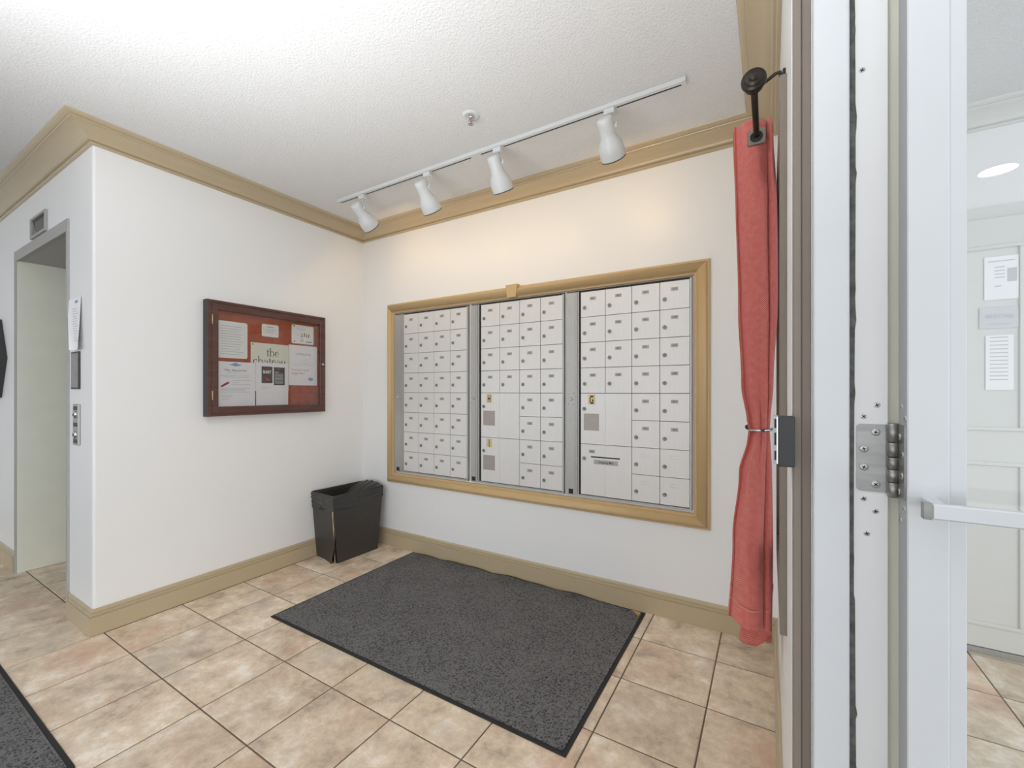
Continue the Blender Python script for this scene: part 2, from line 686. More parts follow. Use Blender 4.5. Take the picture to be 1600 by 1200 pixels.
# mouldings swept along the walls, one mitred length per wall
def moulding(name, p0, p1, n, prof, m, mitre0, mitre1, parent=None):
    """p0->p1 run along the wall; n points into the room; mitre: -1 inside corner, +1 outside corner, 0 square"""
    p0, p1, n = Vector((*p0, 0)), Vector((*p1, 0)), Vector((*n, 0))
    d = (p1 - p0).normalized()
    q = MB()
    A = [q.bm.verts.new(p0 - d * (mitre0 * t) + n * t + Vector((0, 0, z))) for t, z in prof]
    B = [q.bm.verts.new(p1 + d * (mitre1 * t) + n * t + Vector((0, 0, z))) for t, z in prof]
    k = len(prof)
    for i in range(k):
        j = (i + 1) % k
        q.bm.faces.new((A[i], A[j], B[j], B[i]))
    q.bm.faces.new(A[::-1])
    q.bm.faces.new(B)
    return q.build(name, m, parent)


base_prof = [(0, 0), (0.016, 0), (0.016, 0.089), (0.0095, 0.0915), (0.0095, 0.094), (0.0135, 0.0965), (0.0135, 0.1035), (0.0075, 0.106), (0.0075, 0.1085), (0.0095, 0.111), (0.0085, 0.119), (0.0045, 0.1275), (0, 0.1275)]
struct(moulding('baseboard_left', (XL, YE), (XL, YB), (1, 0), base_prof, 'paint', 1, -1), 'taupe baseboard under the notice board wall', 'baseboard')
struct(moulding('baseboard_back', (XL, YB), (XR, YB), (0, -1), base_prof, 'paint', -1, -1), 'taupe baseboard under the mailboxes', 'baseboard')
struct(moulding('baseboard_right', (XR, YB), (XR, 0.93), (-1, 0), base_prof, 'paint', -1, 0), 'taupe baseboard below the curtain window', 'baseboard')
struct(moulding('baseboard_elevator', (OX1 + 0.03, YE), (XL, YE), (0, -1), base_prof, 'paint', 0, 1), 'short taupe baseboard right of the elevator', 'baseboard')
struct(moulding('baseboard_far', (-6.2, YE), (OX0 - 0.05, YE), (0, -1), base_prof, 'paint', 0, 0), 'taupe baseboard left of the elevator', 'baseboard')

cp = [(0, 2.408), (0.011, 2.408), (0.015, 2.411), (0.015, 2.417), (0.011, 2.4185), (0.011, 2.4205), (0.024, 2.423), (0.028, 2.426)]
for k in range(1, 9):
    a = k / 8 * PI / 2
    cp.append((0.028 + 0.066 * (1 - math.cos(a)) * 0.6 + 0.066 * 0.4 * k / 8, 2.426 + 0.041 * math.sin(a) * 0.6 + 0.041 * 0.4 * k / 8))
cp += [(0.094, 2.470), (0.102, 2.4715), (0.104, 2.475), (0.102, 2.4775), (0.108, 2.4785), (0.119, 2.482), (0.126, 2.4865), (0.128, ZC), (0, ZC)]
struct(moulding('trim_1', (XL, YE), (XL, YB), (1, 0), cp, 'paint', 1, -1), 'taupe crown moulding above the notice board', 'moulding')
struct(moulding('trim_2', (XL, YB), (XR, YB), (0, -1), cp, 'paint', -1, -1), 'golden lit crown moulding above the mailboxes', 'moulding')
struct(moulding('trim_3', (XR, YB), (XR, -0.06), (-1, 0), cp, 'paint', -1, 0), 'golden crown moulding above the curtain', 'moulding')
struct(moulding('trim_4', (-6.2, YE), (XL, YE), (0, -1), cp, 'paint', 0, 1), 'shaded taupe crown moulding above the elevator', 'moulding')
struct(moulding('trim_5', (0.163, YV), (VX, YV), (0, -1), cp, 'greydoor', 0, 0), 'pale crown moulding in the vestibule behind the glass', 'moulding')

# ------------------------------------------------------------------ elevator opening
el = bpy.data.objects.new('door_2', None)
COL.objects.link(el)
struct(el, 'recessed elevator doorway with cream jambs', 'elevator door')
b = MB()
b.box(OX0 - 0.003, OX0 + 0.002, YE - 0.004, 1.13, 0, OZ)
b.build('jamb_panel', 'elev', el)
b = MB()
b.box(OX1 - 0.002, OX1 + 0.003, YE - 0.004, 1.13, 0, OZ)
b.build('jamb_panel', 'elev', el)
b = MB()
b.box(OX0 - 0.003, OX1 + 0.003, YE - 0.004, 1.13, OZ - 0.03, OZ + 0.003)
b.build('head_panel', 'elevgrey', el)
b = MB()
b.box(OX0 - 0.04, OX0, YE - 0.010, YE, 0, OZ + 0.03)
b.build('frame_stile', 'elevgrey', el)
b = MB()
b.box(OX1, OX1 + 0.022, YE - 0.010, YE, 0, OZ + 0.03)
b.build('frame_stile', 'elevgrey', el)
b = MB()
b.box(OX0, OX1, YE - 0.010, YE, OZ - 0.035, OZ + 0.03)
b.build('frame_head', 'elevgrey', el)
b = MB()
b.box(OX0, (OX0 + OX1) / 2 - 0.002, 1.13, 1.165, 0.005, OZ)
b.build('sliding_leaf', 'steel', el)
b = MB()
b.box((OX0 + OX1) / 2 + 0.002, OX1, 1.13, 1.165, 0.005, OZ)
b.build('sliding_leaf', 'steel', el)

# floor indicator above the elevator
t = thing('floor_indicator', 'small dark floor indicator screen in pale frame above the elevator', 'indicator', (-3.736, YE, 2.19))
b = MB()
for (x0, x1, z0, z1) in ((-0.155, 0.155, 0.048, 0.062), (-0.155, 0.155, -0.062, -0.048), (-0.155, -0.138, -0.048, 0.048), (0.138, 0.155, -0.048, 0.048)):
    b.box(x0, x1, -0.014, 0.0, z0, z1)
b.build('bezel', 'elevgrey', t)
b = MB()
b.box(-0.138, 0.138, -0.004, 0.0, -0.048, 0.048)
b.build('screen', 'screen', t)
b = MB()
b.prism([(-0.136, 0.046), (-0.136, -0.046), (-0.04, -0.046)], lambda a, c, d: (a, d, c), -0.005, -0.0041)
b.build('painted_reflection', 'steel', t)  # lighter triangle paints a reflection onto the dark screen

# call station: dark panel, button plate, curled paper
t = thing('elevator_sign_panel', 'blank dark grey metal panel beside elevator above the call buttons', 'panel', (-3.087, YE, 1.307))
b = MB()
b.box(-0.060, 0.060, -0.008, 0.0, -0.097, 0.097, bevel=0.002)
b.build('face_plate', 'dsteel', t)
b = MB()
b.box(-0.052, 0.052, -0.0095, -0.008, -0.088, 0.088)
b.build('inset', 'steel', t)
t = thing('call_button_plate', 'narrow silver elevator call button plate', 'button plate', (-3.066, YE, 1.027))
b = MB()
b.box(-0.042, 0.042, -0.010, 0.0, -0.106, 0.106, bevel=0.003)
b.build('face_plate', 'alu', t)
for zz in (0.052, -0.052):
    b = MB()
    b.lathe([(0.019, 0), (0.019, 0.006), (0.015, 0.008), (0, 0.008)], (0.0, -0.010, zz), (0, -1, 0))
    bt = b.build('call_button', 'chrome', t)
    b = MB()
    s = 1 if zz > 0 else -1
    b.prism([(-0.008, -0.006 * s), (0.008, -0.006 * s), (0, 0.008 * s)], lambda a, c, d: (a, d, c + zz), -0.0190, -0.0181)
    b.build('arrow', 'ink', bt)
for zz in (0.085, 0.0, -0.085):
    b = MB()
    b.box(-0.026, 0.026, -0.0115, -0.010, zz - 0.010, zz + 0.010)
    b.build('engraved_strip', 'dsteel', t)

t = thing('elevator_notice', 'white paper notice curling off the wall beside the elevator', 'notice', (-3.115, YE, 1.683))


def curl(u, v, off=0.0):
    # pinned at the top, the lower corners curling off the wall
    w = v ** 1.3
    x = (u - 0.5) * (0.211 - 0.078 * w) + 0.078 * w
    lift = 0.003 + 0.022 * w * (0.45 + 0.55 * (2 * u - 1) ** 2)
    return Vector((x, -lift - off, -0.272 * v))


b = MB()
b.grid(curl, 14, 14)
b.build('paper_sheet', 'paper', t)
b = MB()
for k in range(14):
    v0 = 0.20 + k * 0.048
    w = random.uniform(0.3, 0.55)
    u0 = 0.34
    b.grid(lambda u, v: curl(u0 + u * w, v0 + v * 0.012, 0.0012), 6, 1)
b.build('printed_lines', 'textgrey', t)
b = MB()
b.grid(lambda u, v: curl(0.58 + u * 0.2, 0.05 + v * 0.05, 0.0012), 4, 1)
b.build('blue_logo', 'textblue', t)

# hexagonal mirror at the left edge
t = thing('hexagonal_mirror', 'charcoal framed hexagonal mirror left of the elevator', 'mirror', (-4.835, YE, 1.43))
R0, R1 = 0.32, 0.262
for k in range(6):
    a0, a1 = k * PI / 3, (k + 1) * PI / 3
    P = lambda r, a: (r * math.cos(a), r * math.sin(a))
    b = MB()
    b.prism([P(R1, a0), P(R0, a0), P(R0, a1), P(R1, a1)], lambda x, z, d: (x, d, z), -0.035, -0.001)
    b.build('frame_side', 'framedark', t)
b = MB()
b.prism([(R1 * math.cos(k * PI / 3), R1 * math.sin(k * PI / 3)) for k in range(6)], lambda x, z, d: (x, d, z), -0.012, -0.004)
b.build('mirror_glass', 'mirror', t)

# ------------------------------------------------------------------ doorway: frame, hinge, glazed door
fr = bpy.data.objects.new('trim_6', None)
COL.objects.link(fr)
struct(fr, 'white and taupe metal door frame beside the open glass door', 'door frame')
b = MB()
b.box(0.0345, 0.0475, 0.898, 0.945, 0, 2.2, bevel=0.002)
b.build('casing_bead', 'taupe', fr)
b = MB()
b.box(0.0475, 0.0615, 0.903, 0.945, 0, 2.2, bevel=0.001)
b.build('casing_face', 'taupe', fr)
b = MB()
b.box(0.0605, 0.067, 0.914, 0.945, 0, 2.2)
b.build('dark_joint', 'gap', fr)
b = MB()
b.box(0.0632, 0.1125, 0.885, 0.945, 0, 2.2, bevel=0.004, seg=3, vert_only=True)
b.build('stop', 'white_paint', fr)
b = MB()
b.box(0.110, 0.164, 0.906, 0.945, 0, 2.2)
b.build('rabbet', 'white_paint', fr)
# ragged worn weatherstrip
rnd = random.Random(3)
b = MB()
L_, R_ = [], []
z = 0.46
while z < 2.2:
    w = 0.0055 + 0.0012 * math.sin(z * 5) + (0.0022 if rnd.random() < 0.22 else 0) * rnd.random()
    if z < 0.85:
        w += 0.0015
    L_.append((0.1126, z))
    R_.append((0.1158 + w, z))
    z += rnd.uniform(0.008, 0.022)
poly = R_ + L_[::-1]
for k in range(len(L_) - 1):
    for (P, Q) in ((L_, R_),):
        b.quad([(P[k][0], 0.9045, P[k][1]), (Q[k][0], 0.9045, Q[k][1]), (Q[k + 1][0], 0.9045, Q[k + 1][1]), (P[k + 1][0], 0.9045, P[k + 1][1])])
        b.quad([(Q[k][0], 0.9045, Q[k][1]), (Q[k][0], 0.906, Q[k][1]), (Q[k + 1][0], 0.906, Q[k + 1][1]), (Q[k + 1][0], 0.9045, Q[k + 1][1])])
b.build('weatherstrip', 'weather', fr, normals=False)
b = MB()
b.box(0.164, 0.205, 0.914, 0.99, 0, 2.2)
b.build('outer_casing', 'cream', fr)
b = MB()
b.box(0.0345, 0.164, -0.06, 0.885, 2.13, 2.16)
b.build('head', 'white_paint', fr)


def screw(parent, x, y, z, r, face, mt='screw'):
    """countersunk cross-head screw; face is the outward axis"""
    q = MB()
    q.lathe([(r * 1.12, -0.0008), (r * 1.12, 0.0003), (r, 0.0009), (r * 0.55, 0.0012), (0, 0.0012)], (x, y, z), face, mt, segs=16)
    a = random.uniform(0, PI)
    F = Vector(face)
    U = Vector((0, 0, 1))
    V = F.cross(U)
    for k in range(2):
        d = U * math.cos(a + k * PI / 2) + V * math.sin(a + k * PI / 2)
        n = F.cross(d)
        c = Vector((x, y, z)) + F * 0.0014
        q.quad([c + d * r * 0.55 + n * r * 0.14, c - d * r * 0.55 + n * r * 0.14, c - d * r * 0.55 - n * r * 0.14, c + d * r * 0.55 - n * r * 0.14], 'slotm')
    return q.build('screw', None, parent, normals=False)


for (x, z) in ((0.150, 1.177), (0.133, 1.158), (0.133, 1.023), (0.148, 1.004), (0.137, 0.966), (0.131, 1.730)):
    screw(fr, x, 0.906, z, 0.0052, (0, -1, 0))

# dark latch box on the room-side edge of the frame
t = thing('latch_strike_box', 'dark grey latch strike box on the taupe door frame edge', 'latch', (0.025, 0.88, 1.113))
b = MB()
b.box(-0.0122, 0.0122, -0.004, 0.019, -0.0440, 0.0435, bevel=0.0015)
b.build('housing', 'dsteel', t)
b = MB()
b.box(-0.0200, -0.0122, 0.004, 0.019, -0.041, 0.044, 'alu')
b.build('edge_plate', None, t)
b = MB()
for (z0, z1) in ((0.022, 0.038), (-0.008, 0.014), (-0.034, -0.018)):
    b.box(-0.0178, -0.0150, 0.0030, 0.0041, z0, z1)
b.build('slots', 'ink', t)
b = MB()
b.box(-0.0145, -0.0125, 0.0005, 0.0040, -0.040, 0.042)
b.build('guide_rail', 'chrome', t)

dr = bpy.data.objects.new('door_1', None)
COL.objects.link(dr)
struct(dr, 'open white glazed entrance door with a push bar', 'glass door')
DX0, DX1, DY0, DY1 = 0.176, 1.10, 0.851, 0.899
b = MB()
b.box(DX0, 0.222, DY0, DY1, 0.012, 2.12, 'white_paint', bevel=0.0015)
st = b.build('hinge_stile', None, dr)
b = MB()
b.box(DX0 - 0.0006, DX0 + 0.0002, DY0 + 0.002, DY1 - 0.001, 0.014, 2.118)
b.build('stile_edge', 'greyedge', st)
b = MB()
b.box(DX1 - 0.046, DX1, DY0, DY1, 0.012, 2.12, bevel=0.0015)
b.build('lock_stile', 'white_paint', dr)
b = MB()
b.box(0.222, DX1 - 0.046, DY0, DY1, 0.012, 0.26, bevel=0.0015)
b.build('bottom_rail', 'white_paint', dr)
b = MB()
b.box(0.222, DX1 - 0.046, DY0, DY1, 2.06, 2.12, bevel=0.0015)
b.build('top_rail', 'white_paint', dr)
for (x0, x1) in ((0.222, 0.2405), (DX1 - 0.065, DX1 - 0.046)):
    b = MB()
    b.box(x0, x1, DY0 + 0.004, DY1 - 0.004, 0.26, 2.06, bevel=0.001)
    b.build('glazing_bead', 'white_paint', dr)
b = MB()
b.box(0.2405, DX1 - 0.065, 0.873, 0.877, 0.26, 2.06)
b.build('glass_pane', 'glass', dr)
bar = MB()
bar.box(0.1885, 1.06, 0.790, 0.803, 1.026, 1.047, bevel=0.002)
pb = bar.build('push_bar', 'white_paint', dr)
b = MB()
b.box(0.1800, 0.1885, 0.789, 0.8035, 1.0255, 1.0475)
b.build('end_cap', 'steel', pb)
for x in (0.200, 1.04):
    b = MB()
    b.box(x - 0.008, x + 0.008, 0.803, 0.851, 1.029, 1.044)
    b.build('bracket', 'white_paint', pb)

# hinge
hz0, hz1 = 1.036, 1.146
hg = MB()
pl = []
for k in range(5):
    a = PI / 2 + k / 4 * PI / 2
    pl.append((0.129 + 0.0055 * math.cos(a), hz1 - 0.0055 + 0.0055 * math.sin(a)))
for k in range(5):
    a = PI + k / 4 * PI / 2
    pl.append((0.129 + 0.0055 * math.cos(a), hz0 + 0.0055 + 0.0055 * math.sin(a)))
pl += [(0.166, hz0), (0.166, hz1)]
hg.prism(pl, lambda x, zz, d: (x, d, zz), 0.9055, 0.9035)
hinge = hg.build('hinge', 'steel', dr)
b = MB()
b.box(0.1735, 0.1752, DY0 + 0.004, 0.9, hz0 - 0.001, hz1 + 0.001)
b.build('door_leaf_plate', 'steel', hinge)
seg = [(hz0 - 0.005, 1.0545, 0), (1.0555, 1.075, 1), (1.076, 1.0945, 0), (1.0955, 1.118, 1), (1.119, 1.1485, 0)]
for z0, z1, k in seg:
    b = MB()
    r = 0.0074
    b.lathe([(0, 0), (r - 0.001, 0), (r, 0.001), (r, z1 - z0 - 0.001), (r - 0.001, z1 - z0), (0, z1 - z0)], (0.1685, 0.898, z0), (0, 0, 1), segs=18)
    b.build('knuckle', 'steel', hinge)
for (x, z) in ((0.148, 1.133), (0.133, 1.105), (0.133, 1.075), (0.148, 1.048)):
    screw(hinge, x, 0.9034, z, 0.0054, (0, -1, 0))
for (y, z) in ((0.883, 1.129), (0.865, 1.103), (0.869, 1.070), (0.886, 1.043)):
    screw(hinge, 0.1734, y, z, 0.0045, (-1, 0, 0))
for (y, z) in ((0.878, 1.175), (0.858, 1.158), (0.865, 1.021), (0.885, 0.999)):
    screw(st, 0.1752, y, z, 0.0045, (-1, 0, 0))

# ------------------------------------------------------------------ side window in the right wall
wn = bpy.data.objects.new('window_1', None)
COL.objects.link(wn)
struct(wn, 'narrow taupe cased side window behind the curtain', 'window')
cy0, cy1, cz0, cz1 = 1.12, 1.72, 0.66, 1.90
for nm, bx in (('casing_stile', (cy0, WY0, cz0, cz1)), ('casing_stile', (WY1, cy1, cz0, cz1)), ('casing_head', (WY0, WY1, WZ1, cz1)), ('casing_apron', (WY0, WY1, cz0, WZ0))):
    b = MB()
    b.box(0.0195, XR, bx[0], bx[1], bx[2], bx[3], bevel=0.001)
    b.build(nm, 'taupe', wn)
for bx in ((WY0, WY0 + 0.03, WZ0, WZ1), (WY1 - 0.03, WY1, WZ0, WZ1), (WY0, WY1, WZ0, WZ0 + 0.03), (WY0, WY1, WZ1 - 0.03, WZ1)):
    b = MB()
    b.box(0.05, 0.13, *bx)
    b.build('sash', 'white_paint', wn)
b = MB()
b.box(0.088, 0.092, WY0 + 0.03, WY1 - 0.03, WZ0 + 0.03, WZ1 - 0.03)
b.build('glass_pane', 'glass', wn)

# ------------------------------------------------------------------ curtain, rod, tieback
RXX, RZ = -0.033, 1.952
t = thing('curtain_rod', 'dark bronze curtain rod with round ringed finial above the curtain', 'curtain rod', (RXX, 1.2, RZ))
b = MB()
b.tube([(0, 0.0, 0), (0, 0.62, 0)], 0.0078, segs=14)
b.build('pole', 'bronze', t)
b = MB()
b.lathe([(0, -0.030), (0.008, -0.029), (0.010, -0.026), (0.0115, -0.022), (0.0175, -0.0215), (0.0195, -0.019), (0.020, -0.0165), (0.0255, -0.016), (0.0275, -0.012), (0.0275, -0.004),
         (0.0255, 0.0), (0.022, 0.004), (0.020, 0.010), (0.0215, 0.013), (0.019, 0.018), (0.012, 0.024), (0.0095, 0.032), (0.0078, 0.036)], (0, 0, 0), (0, 1, 0), segs=28)
b.build('finial', 'bronze', t)
b = MB()
b.tube([(0.0, 0.03, 0.0), (0.02, 0.03, 0.009), (0.045, 0.026, 0.021), (0.0545, 0.024, 0.020), (0.0585, 0.022, 0.004)], 0.0042, segs=8)
b.tube([(0.057, 0.022, 0.012), (0.066, 0.022, 0.012)], 0.003, segs=8)
b.build('bracket_arm', 'bronze', t)
b = MB()
b.box(0.0595, 0.066, 0.010, 0.034, -0.045, 0.02, bevel=0.002)
b.build('wall_plate', 'bronze', t)

cur = thing('curtain', 'red woven grommet curtain gathered by a tieback beside the doorway', 'curtain', (RXX, 1.47, 0.0))
CT, CBOT, TIE = 2.004, 0.49, 1.083
# plan of the folded cloth: (x in half widths, y in metres behind the front fold)
plan = [(-0.55, 0.050), (-0.90, 0.034), (-1.0, 0.014), (-0.96, 0.002), (-0.88, 0.008), (-0.72, 0.004), (-0.4, -0.010), (0.0, -0.014), (0.35, -0.010), (0.58, 0.004), (0.63, 0.018),
        (0.70, 0.010), (0.84, -0.002), (0.96, 0.006), (1.0, 0.026), (0.86, 0.050), (0.3, 0.056), (-0.5, 0.060), (-0.92, 0.070), (-0.98, 0.084), (-0.8, 0.098), (0.0, 0.100),
        (0.8, 0.104), (0.98, 0.118), (0.86, 0.134), (0.1, 0.138), (-0.8, 0.142), (-0.96, 0.156), (-0.8, 0.172), (0.2, 0.178), (0.9, 0.186)]


def cat(p, n):
    out = []
    for i in range(len(p) - 1):
        p0, p1, p2, p3 = p[max(i - 1, 0)], p[i], p[i + 1], p[min(i + 2, len(p) - 1)]
        for k in range(n):
            s = k / n
            out.append(tuple(0.5 * ((2 * p1[j]) + (-p0[j] + p2[j]) * s + (2 * p0[j] - 5 * p1[j] + 4 * p2[j] - p3[j]) * s * s + (-p0[j] + 3 * p1[j] - 3 * p2[j] + p3[j]) * s ** 3) for j in (0, 1)))
    out.append(p[-1])
    return out


plan_s = cat(plan, 5)
NP = len(plan_s) - 1


def lerp(tab, z):
    for (z0, *a), (z1, *c) in zip(tab[:-1], tab[1:]):
        if z0 >= z >= z1:
            s = (z0 - z) / (z0 - z1)
            s = s * s * (3 - 2 * s)
            return [p + (q - p) * s for p, q in zip(a, c)]
    return tab[-1][1:] if z < tab[-1][0] else tab[0][1:]


# z, left x, right x, depth scale, forward shift
ctab = [(2.004, -0.093, 0.0085, 1.0, 0.0), (1.75, -0.088, 0.016, 1.0, 0.0), (1.45, -0.083, 0.018, 0.9, 0.0), (1.22, -0.072, 0.010, 0.7, 0.01),
        (1.105, -0.056, 0.002, 0.42, 0.02), (1.083, -0.050, 0.000, 0.36, 0.022), (1.06, -0.054, 0.001, 0.42, 0.02), (0.95, -0.078, 0.004, 0.7, 0.006), (0.75, -0.098, 0.005, 0.95, -0.008), (0.40, -0.116, 0.004, 1.05, -0.015)]


def hem_z(s):
    """lower edge along the cloth: the front fold hangs a little higher than the folds behind"""
    if s < 0.43:
        return 0.515 - 0.018 * (s / 0.43)
    w = (s - 0.43) / 0.57
    return 0.497 - 0.075 * min(1, w * 5) + 0.012 * math.sin(w * 19)


def cloth(u, v):
    i = min(int(u * NP + 1e-6), NP)
    px, py = plan_s[i]
    zb = hem_z(u)
    z = CT - (CT - zb) * v
    l, r, ds, fy = lerp(ctab, z)
    c, hw = (l + r) / 2, (r - l) / 2
    w = math.exp(-((z - 1.0) / 0.28) ** 2)
    x = c + hw * px + 0.002 * math.sin(px * 9 + z * 7)
    pin = 0.006 * w * math.sin(px * 8.0 + 0.6)
    y = fy + py * ds + pin + 0.004 * math.sin(z * 6.0 + px * 2.2)
    if z < 1.083 and u < 0.45:
        y -= 0.014 * math.sin(max(0, min(1, (1.083 - z) / 0.45)) * PI / 2) * math.cos(px * 2.8)
    if z < 1.083 and u >= 0.5:
        k = min(1, (1.083 - z) / 0.5)
        x = c + (x - c) * (1 - 0.30 * k) + 0.016 * k
        if z < 0.6:
            x += 0.005 * math.sin(u * 60 + z * 30)
    return Vector((x - RXX, y, z))


b = MB()
b.grid(cloth, NP, 90, uv=(0.72, 1.5))
o = b.build('cloth_panel', 'cloth', cur, normals=False)
md = o.modifiers.new('thickness', 'SOLIDIFY')
md.thickness = 0.0016
# stitched hem band on the front fold
b = MB()
i0, i1 = int(NP * 0.06), int(NP * 0.42)
def hemband(u, v):
    uu = (i0 + u * (i1 - i0)) / NP
    zb = hem_z(uu)
    f = 1 - (0.055 * (1 - v)) / (CT - zb)
    p = cloth(uu, f)
    return p + Vector((0, -0.0040, 0))
b.grid(hemband, i1 - i0, 6, uv=(0.3, 0.055))
b.build('hem_band', 'cloth', cur, normals=False)
b = MB()
def stitch(u, v):
    uu = (i0 + u * (i1 - i0)) / NP
    zb = hem_z(uu)
    p = cloth(uu, 1 - 0.0555 / (CT - zb))
    return p + Vector((0, -0.0048, (v - 0.5) * 0.0034))
b.grid(stitch, i1 - i0, 1)
b.build('hem_seam', 'seam', cur, normals=False)
# turned selvedge on the left edge, warm light painted into its colour
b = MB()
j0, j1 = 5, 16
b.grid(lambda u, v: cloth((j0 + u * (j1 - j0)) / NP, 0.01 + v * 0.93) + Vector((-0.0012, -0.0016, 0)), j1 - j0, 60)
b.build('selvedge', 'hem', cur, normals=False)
# square grommet
b = MB()
gz = RZ - 0.006
yf = -0.0195
def ring(r_out_sq, r_in, y0, y1, mname):
    n = 32
    def sq(a):
        c, s = math.cos(a), math.sin(a)
        k = r_out_sq / max(abs(c), abs(s))
        return (c * k, s * k)
    A, B, C, D = [], [], [], []
    for k in range(n):
        a = 2 * PI * k / n + PI / n
        xo, zo = sq(a)
        xi, zi = r_in * math.cos(a), r_in * math.sin(a)
        A.append(b.bm.verts.new((xo, y1, gz + zo)))
        B.append(b.bm.verts.new((xo * 0.95, y0, gz + zo * 0.95)))
        C.append(b.bm.verts.new((xi, y0, gz + zi)))
        D.append(b.bm.verts.new((xi, y1, gz + zi)))
    for k in range(n):
        k2 = (k + 1) % n
        for P, Q in ((A, B), (B, C), (C, D)):
            b.bm.faces.new((P[k], P[k2], Q[k2], Q[k]))
ring(0.0235, 0.0165, yf - 0.004, yf, 'bronze')
gr = b.build('grommet', 'pewter', cur)
b = MB()
b.lathe([(0.0166, 0), (0.0, 0)], (0, yf - 0.0002, gz), (0, -1, 0), segs=24)
b.build('eyelet_shadow_disc', 'gap', gr)  # flat dark disc, the hole's shadow put in as colour over uncut cloth

t = thing('curtain_tieback', 'silver metal tieback band around the waist of the red curtain', 'tieback', (-0.025, 1.47, TIE))
b = MB()
pts = []
for k in range(21):
    a = -PI * 0.93 + k / 20 * PI * 0.95
    pts.append((0.031 * math.cos(a) * 1.0, 0.045 + 0.052 * math.sin(a), 0.002 * math.cos(a)))
pts += [(0.04, 0.05, 0.0), (0.0555, 0.055, 0.0)]
for p, q in zip(pts[:-1], pts[1:]):
    pass
b.tube(pts, 0.0042, segs=8)
b.build('band', 'chrome', t)
b = MB()
b.lathe([(0.010, 0.0), (0.010, 0.003), (0, 0.003)], (0.058, 0.055, 0), (-1, 0, 0), segs=16)
b.build('wall_rosette', 'chrome', t)
b = MB()
b.lathe([(0, -0.007), (0.006, -0.005), (0.008, 0), (0.006, 0.005), (0, 0.007)], (-0.033, 0.040, 0.006), (0, 1, 0), segs=14)
b.build('end_knob', 'bronze', t)

# ------------------------------------------------------------------ mailbox surround
SX0, SX1, SZ0, SZ1 = -2.559, -0.257, 0.495, 1.8715
sur = thing('mailbox_surround', 'gold painted moulded frame with keystone around the mailbox banks', 'frame', ((SX0 + SX1) / 2, YB, SZ0))
# profile: (inward, proud of wall)
sp = [(0, 0), (0, 0.010), (0.004, 0.014), (0.010, 0.014), (0.013, 0.018)]
for k in range(9):
    a = k / 8 * PI
    sp.append((0.014 + 0.024 * (1 - math.cos(a)), 0.020 + 0.016 * math.sin(a)))
sp += [(0.064, 0.020), (0.066, 0.016), (0.073, 0.016), (0.076, 0.011), (0.076, 0)]
cxs, czs = (SX0 + SX1) / 2, SZ0


def rail(kind):
    q = MB()
    A, B = [], []
    for i, w in sp:
        if kind == 'top':
            p, r = (SX0 + i, SZ1 - i), (SX1 - i, SZ1 - i)
        elif kind == 'bottom':
            p, r = (SX0 + i, SZ0 + i), (SX1 - i, SZ0 + i)
        elif kind == 'left':
            p, r = (SX0 + i, SZ0 + i), (SX0 + i, SZ1 - i)
        else:
            p, r = (SX1 - i, SZ0 + i), (SX1 - i, SZ1 - i)
        A.append(q.bm.verts.new((p[0] - cxs, -w, p[1] - czs)))
        B.append(q.bm.verts.new((r[0] - cxs, -w, r[1] - czs)))
    n = len(sp)
    for k in range(n):
        f = q.bm.faces.new((A[k], A[(k + 1) % n], B[(k + 1) % n], B[k]))
        f.smooth = 4 <= k < 13
    q.bm.faces.new(A[::-1])
    q.bm.faces.new(B)
    return q.build('rail' if kind in ('top', 'bottom') else 'stile', 'tan', sur)


for k in ('top', 'bottom', 'left', 'right'):
    rail(k)
b = MB()
kx = -1.412 - cxs
b.prism([(kx - 0.043, 1.880 - czs), (kx + 0.043, 1.880 - czs), (kx + 0.031, 1.798 - czs), (kx - 0.031, 1.798 - czs)], lambda x, zz, d: (x, d, zz), -0.039, -0.001)
b.build('keystone', 'tan', sur)

# ------------------------------------------------------------------ mailbox banks
ROWZ = [1.779 - 0.1479 * k for k in range(9)]
FY = -0.014      # door face, from the wall plane


def std_door_mesh(w, h):
    q = MB()
    q.box(0.0012, w - 0.0012, FY, FY + 0.006, 0.0012, h - 0.0012, bevel=0.001)
    o = q.build('mailbox_door', 'mbox')
    me = o.data
    bpy.data.objects.remove(o)
    return me


def lock_mesh():
    q = MB()
    q.lathe([(0.0112, 0), (0.0112, 0.003), (0.0090, 0.0045), (0.0052, 0.0045), (0.0042, 0.003), (0, 0.003)], (0, 0, 0), (0, -1, 0), 'lockm', segs=14)
    q.quad([(-0.0008, -0.0036, -0.0030), (0.0008, -0.0036, -0.0030), (0.0008, -0.0036, 0.0030), (-0.0008, -0.0036, 0.0030)], 'slotm')
    o = q.build('lock', None, normals=False)
    me = o.data
    bpy.data.objects.remove(o)
    return me


DW, DH = 0.1498, 0.1479
DOOR, LOCK = std_door_mesh(DW, DH), lock_mesh()


def number_plate(parent, x, z, num, w=0.036, h=0.0185):
    q = MB()
    q.box(x - w / 2, x + w / 2, FY - 0.0014, FY - 0.0001, z - h / 2, z + h / 2, 'plate')
    if num:
        q.text(num, (x, FY - 0.0018, z - 0.0050), (1, 0, 0), (0, 0, 1), 0.0140, 'ink', 1.0, 0.0, 'CENTER')
    return q.build('number_plate', None, parent, normals=False)


def plain_lock(parent, x, z):
    return piece(LOCK, 'lock', parent, (x, FY, z))


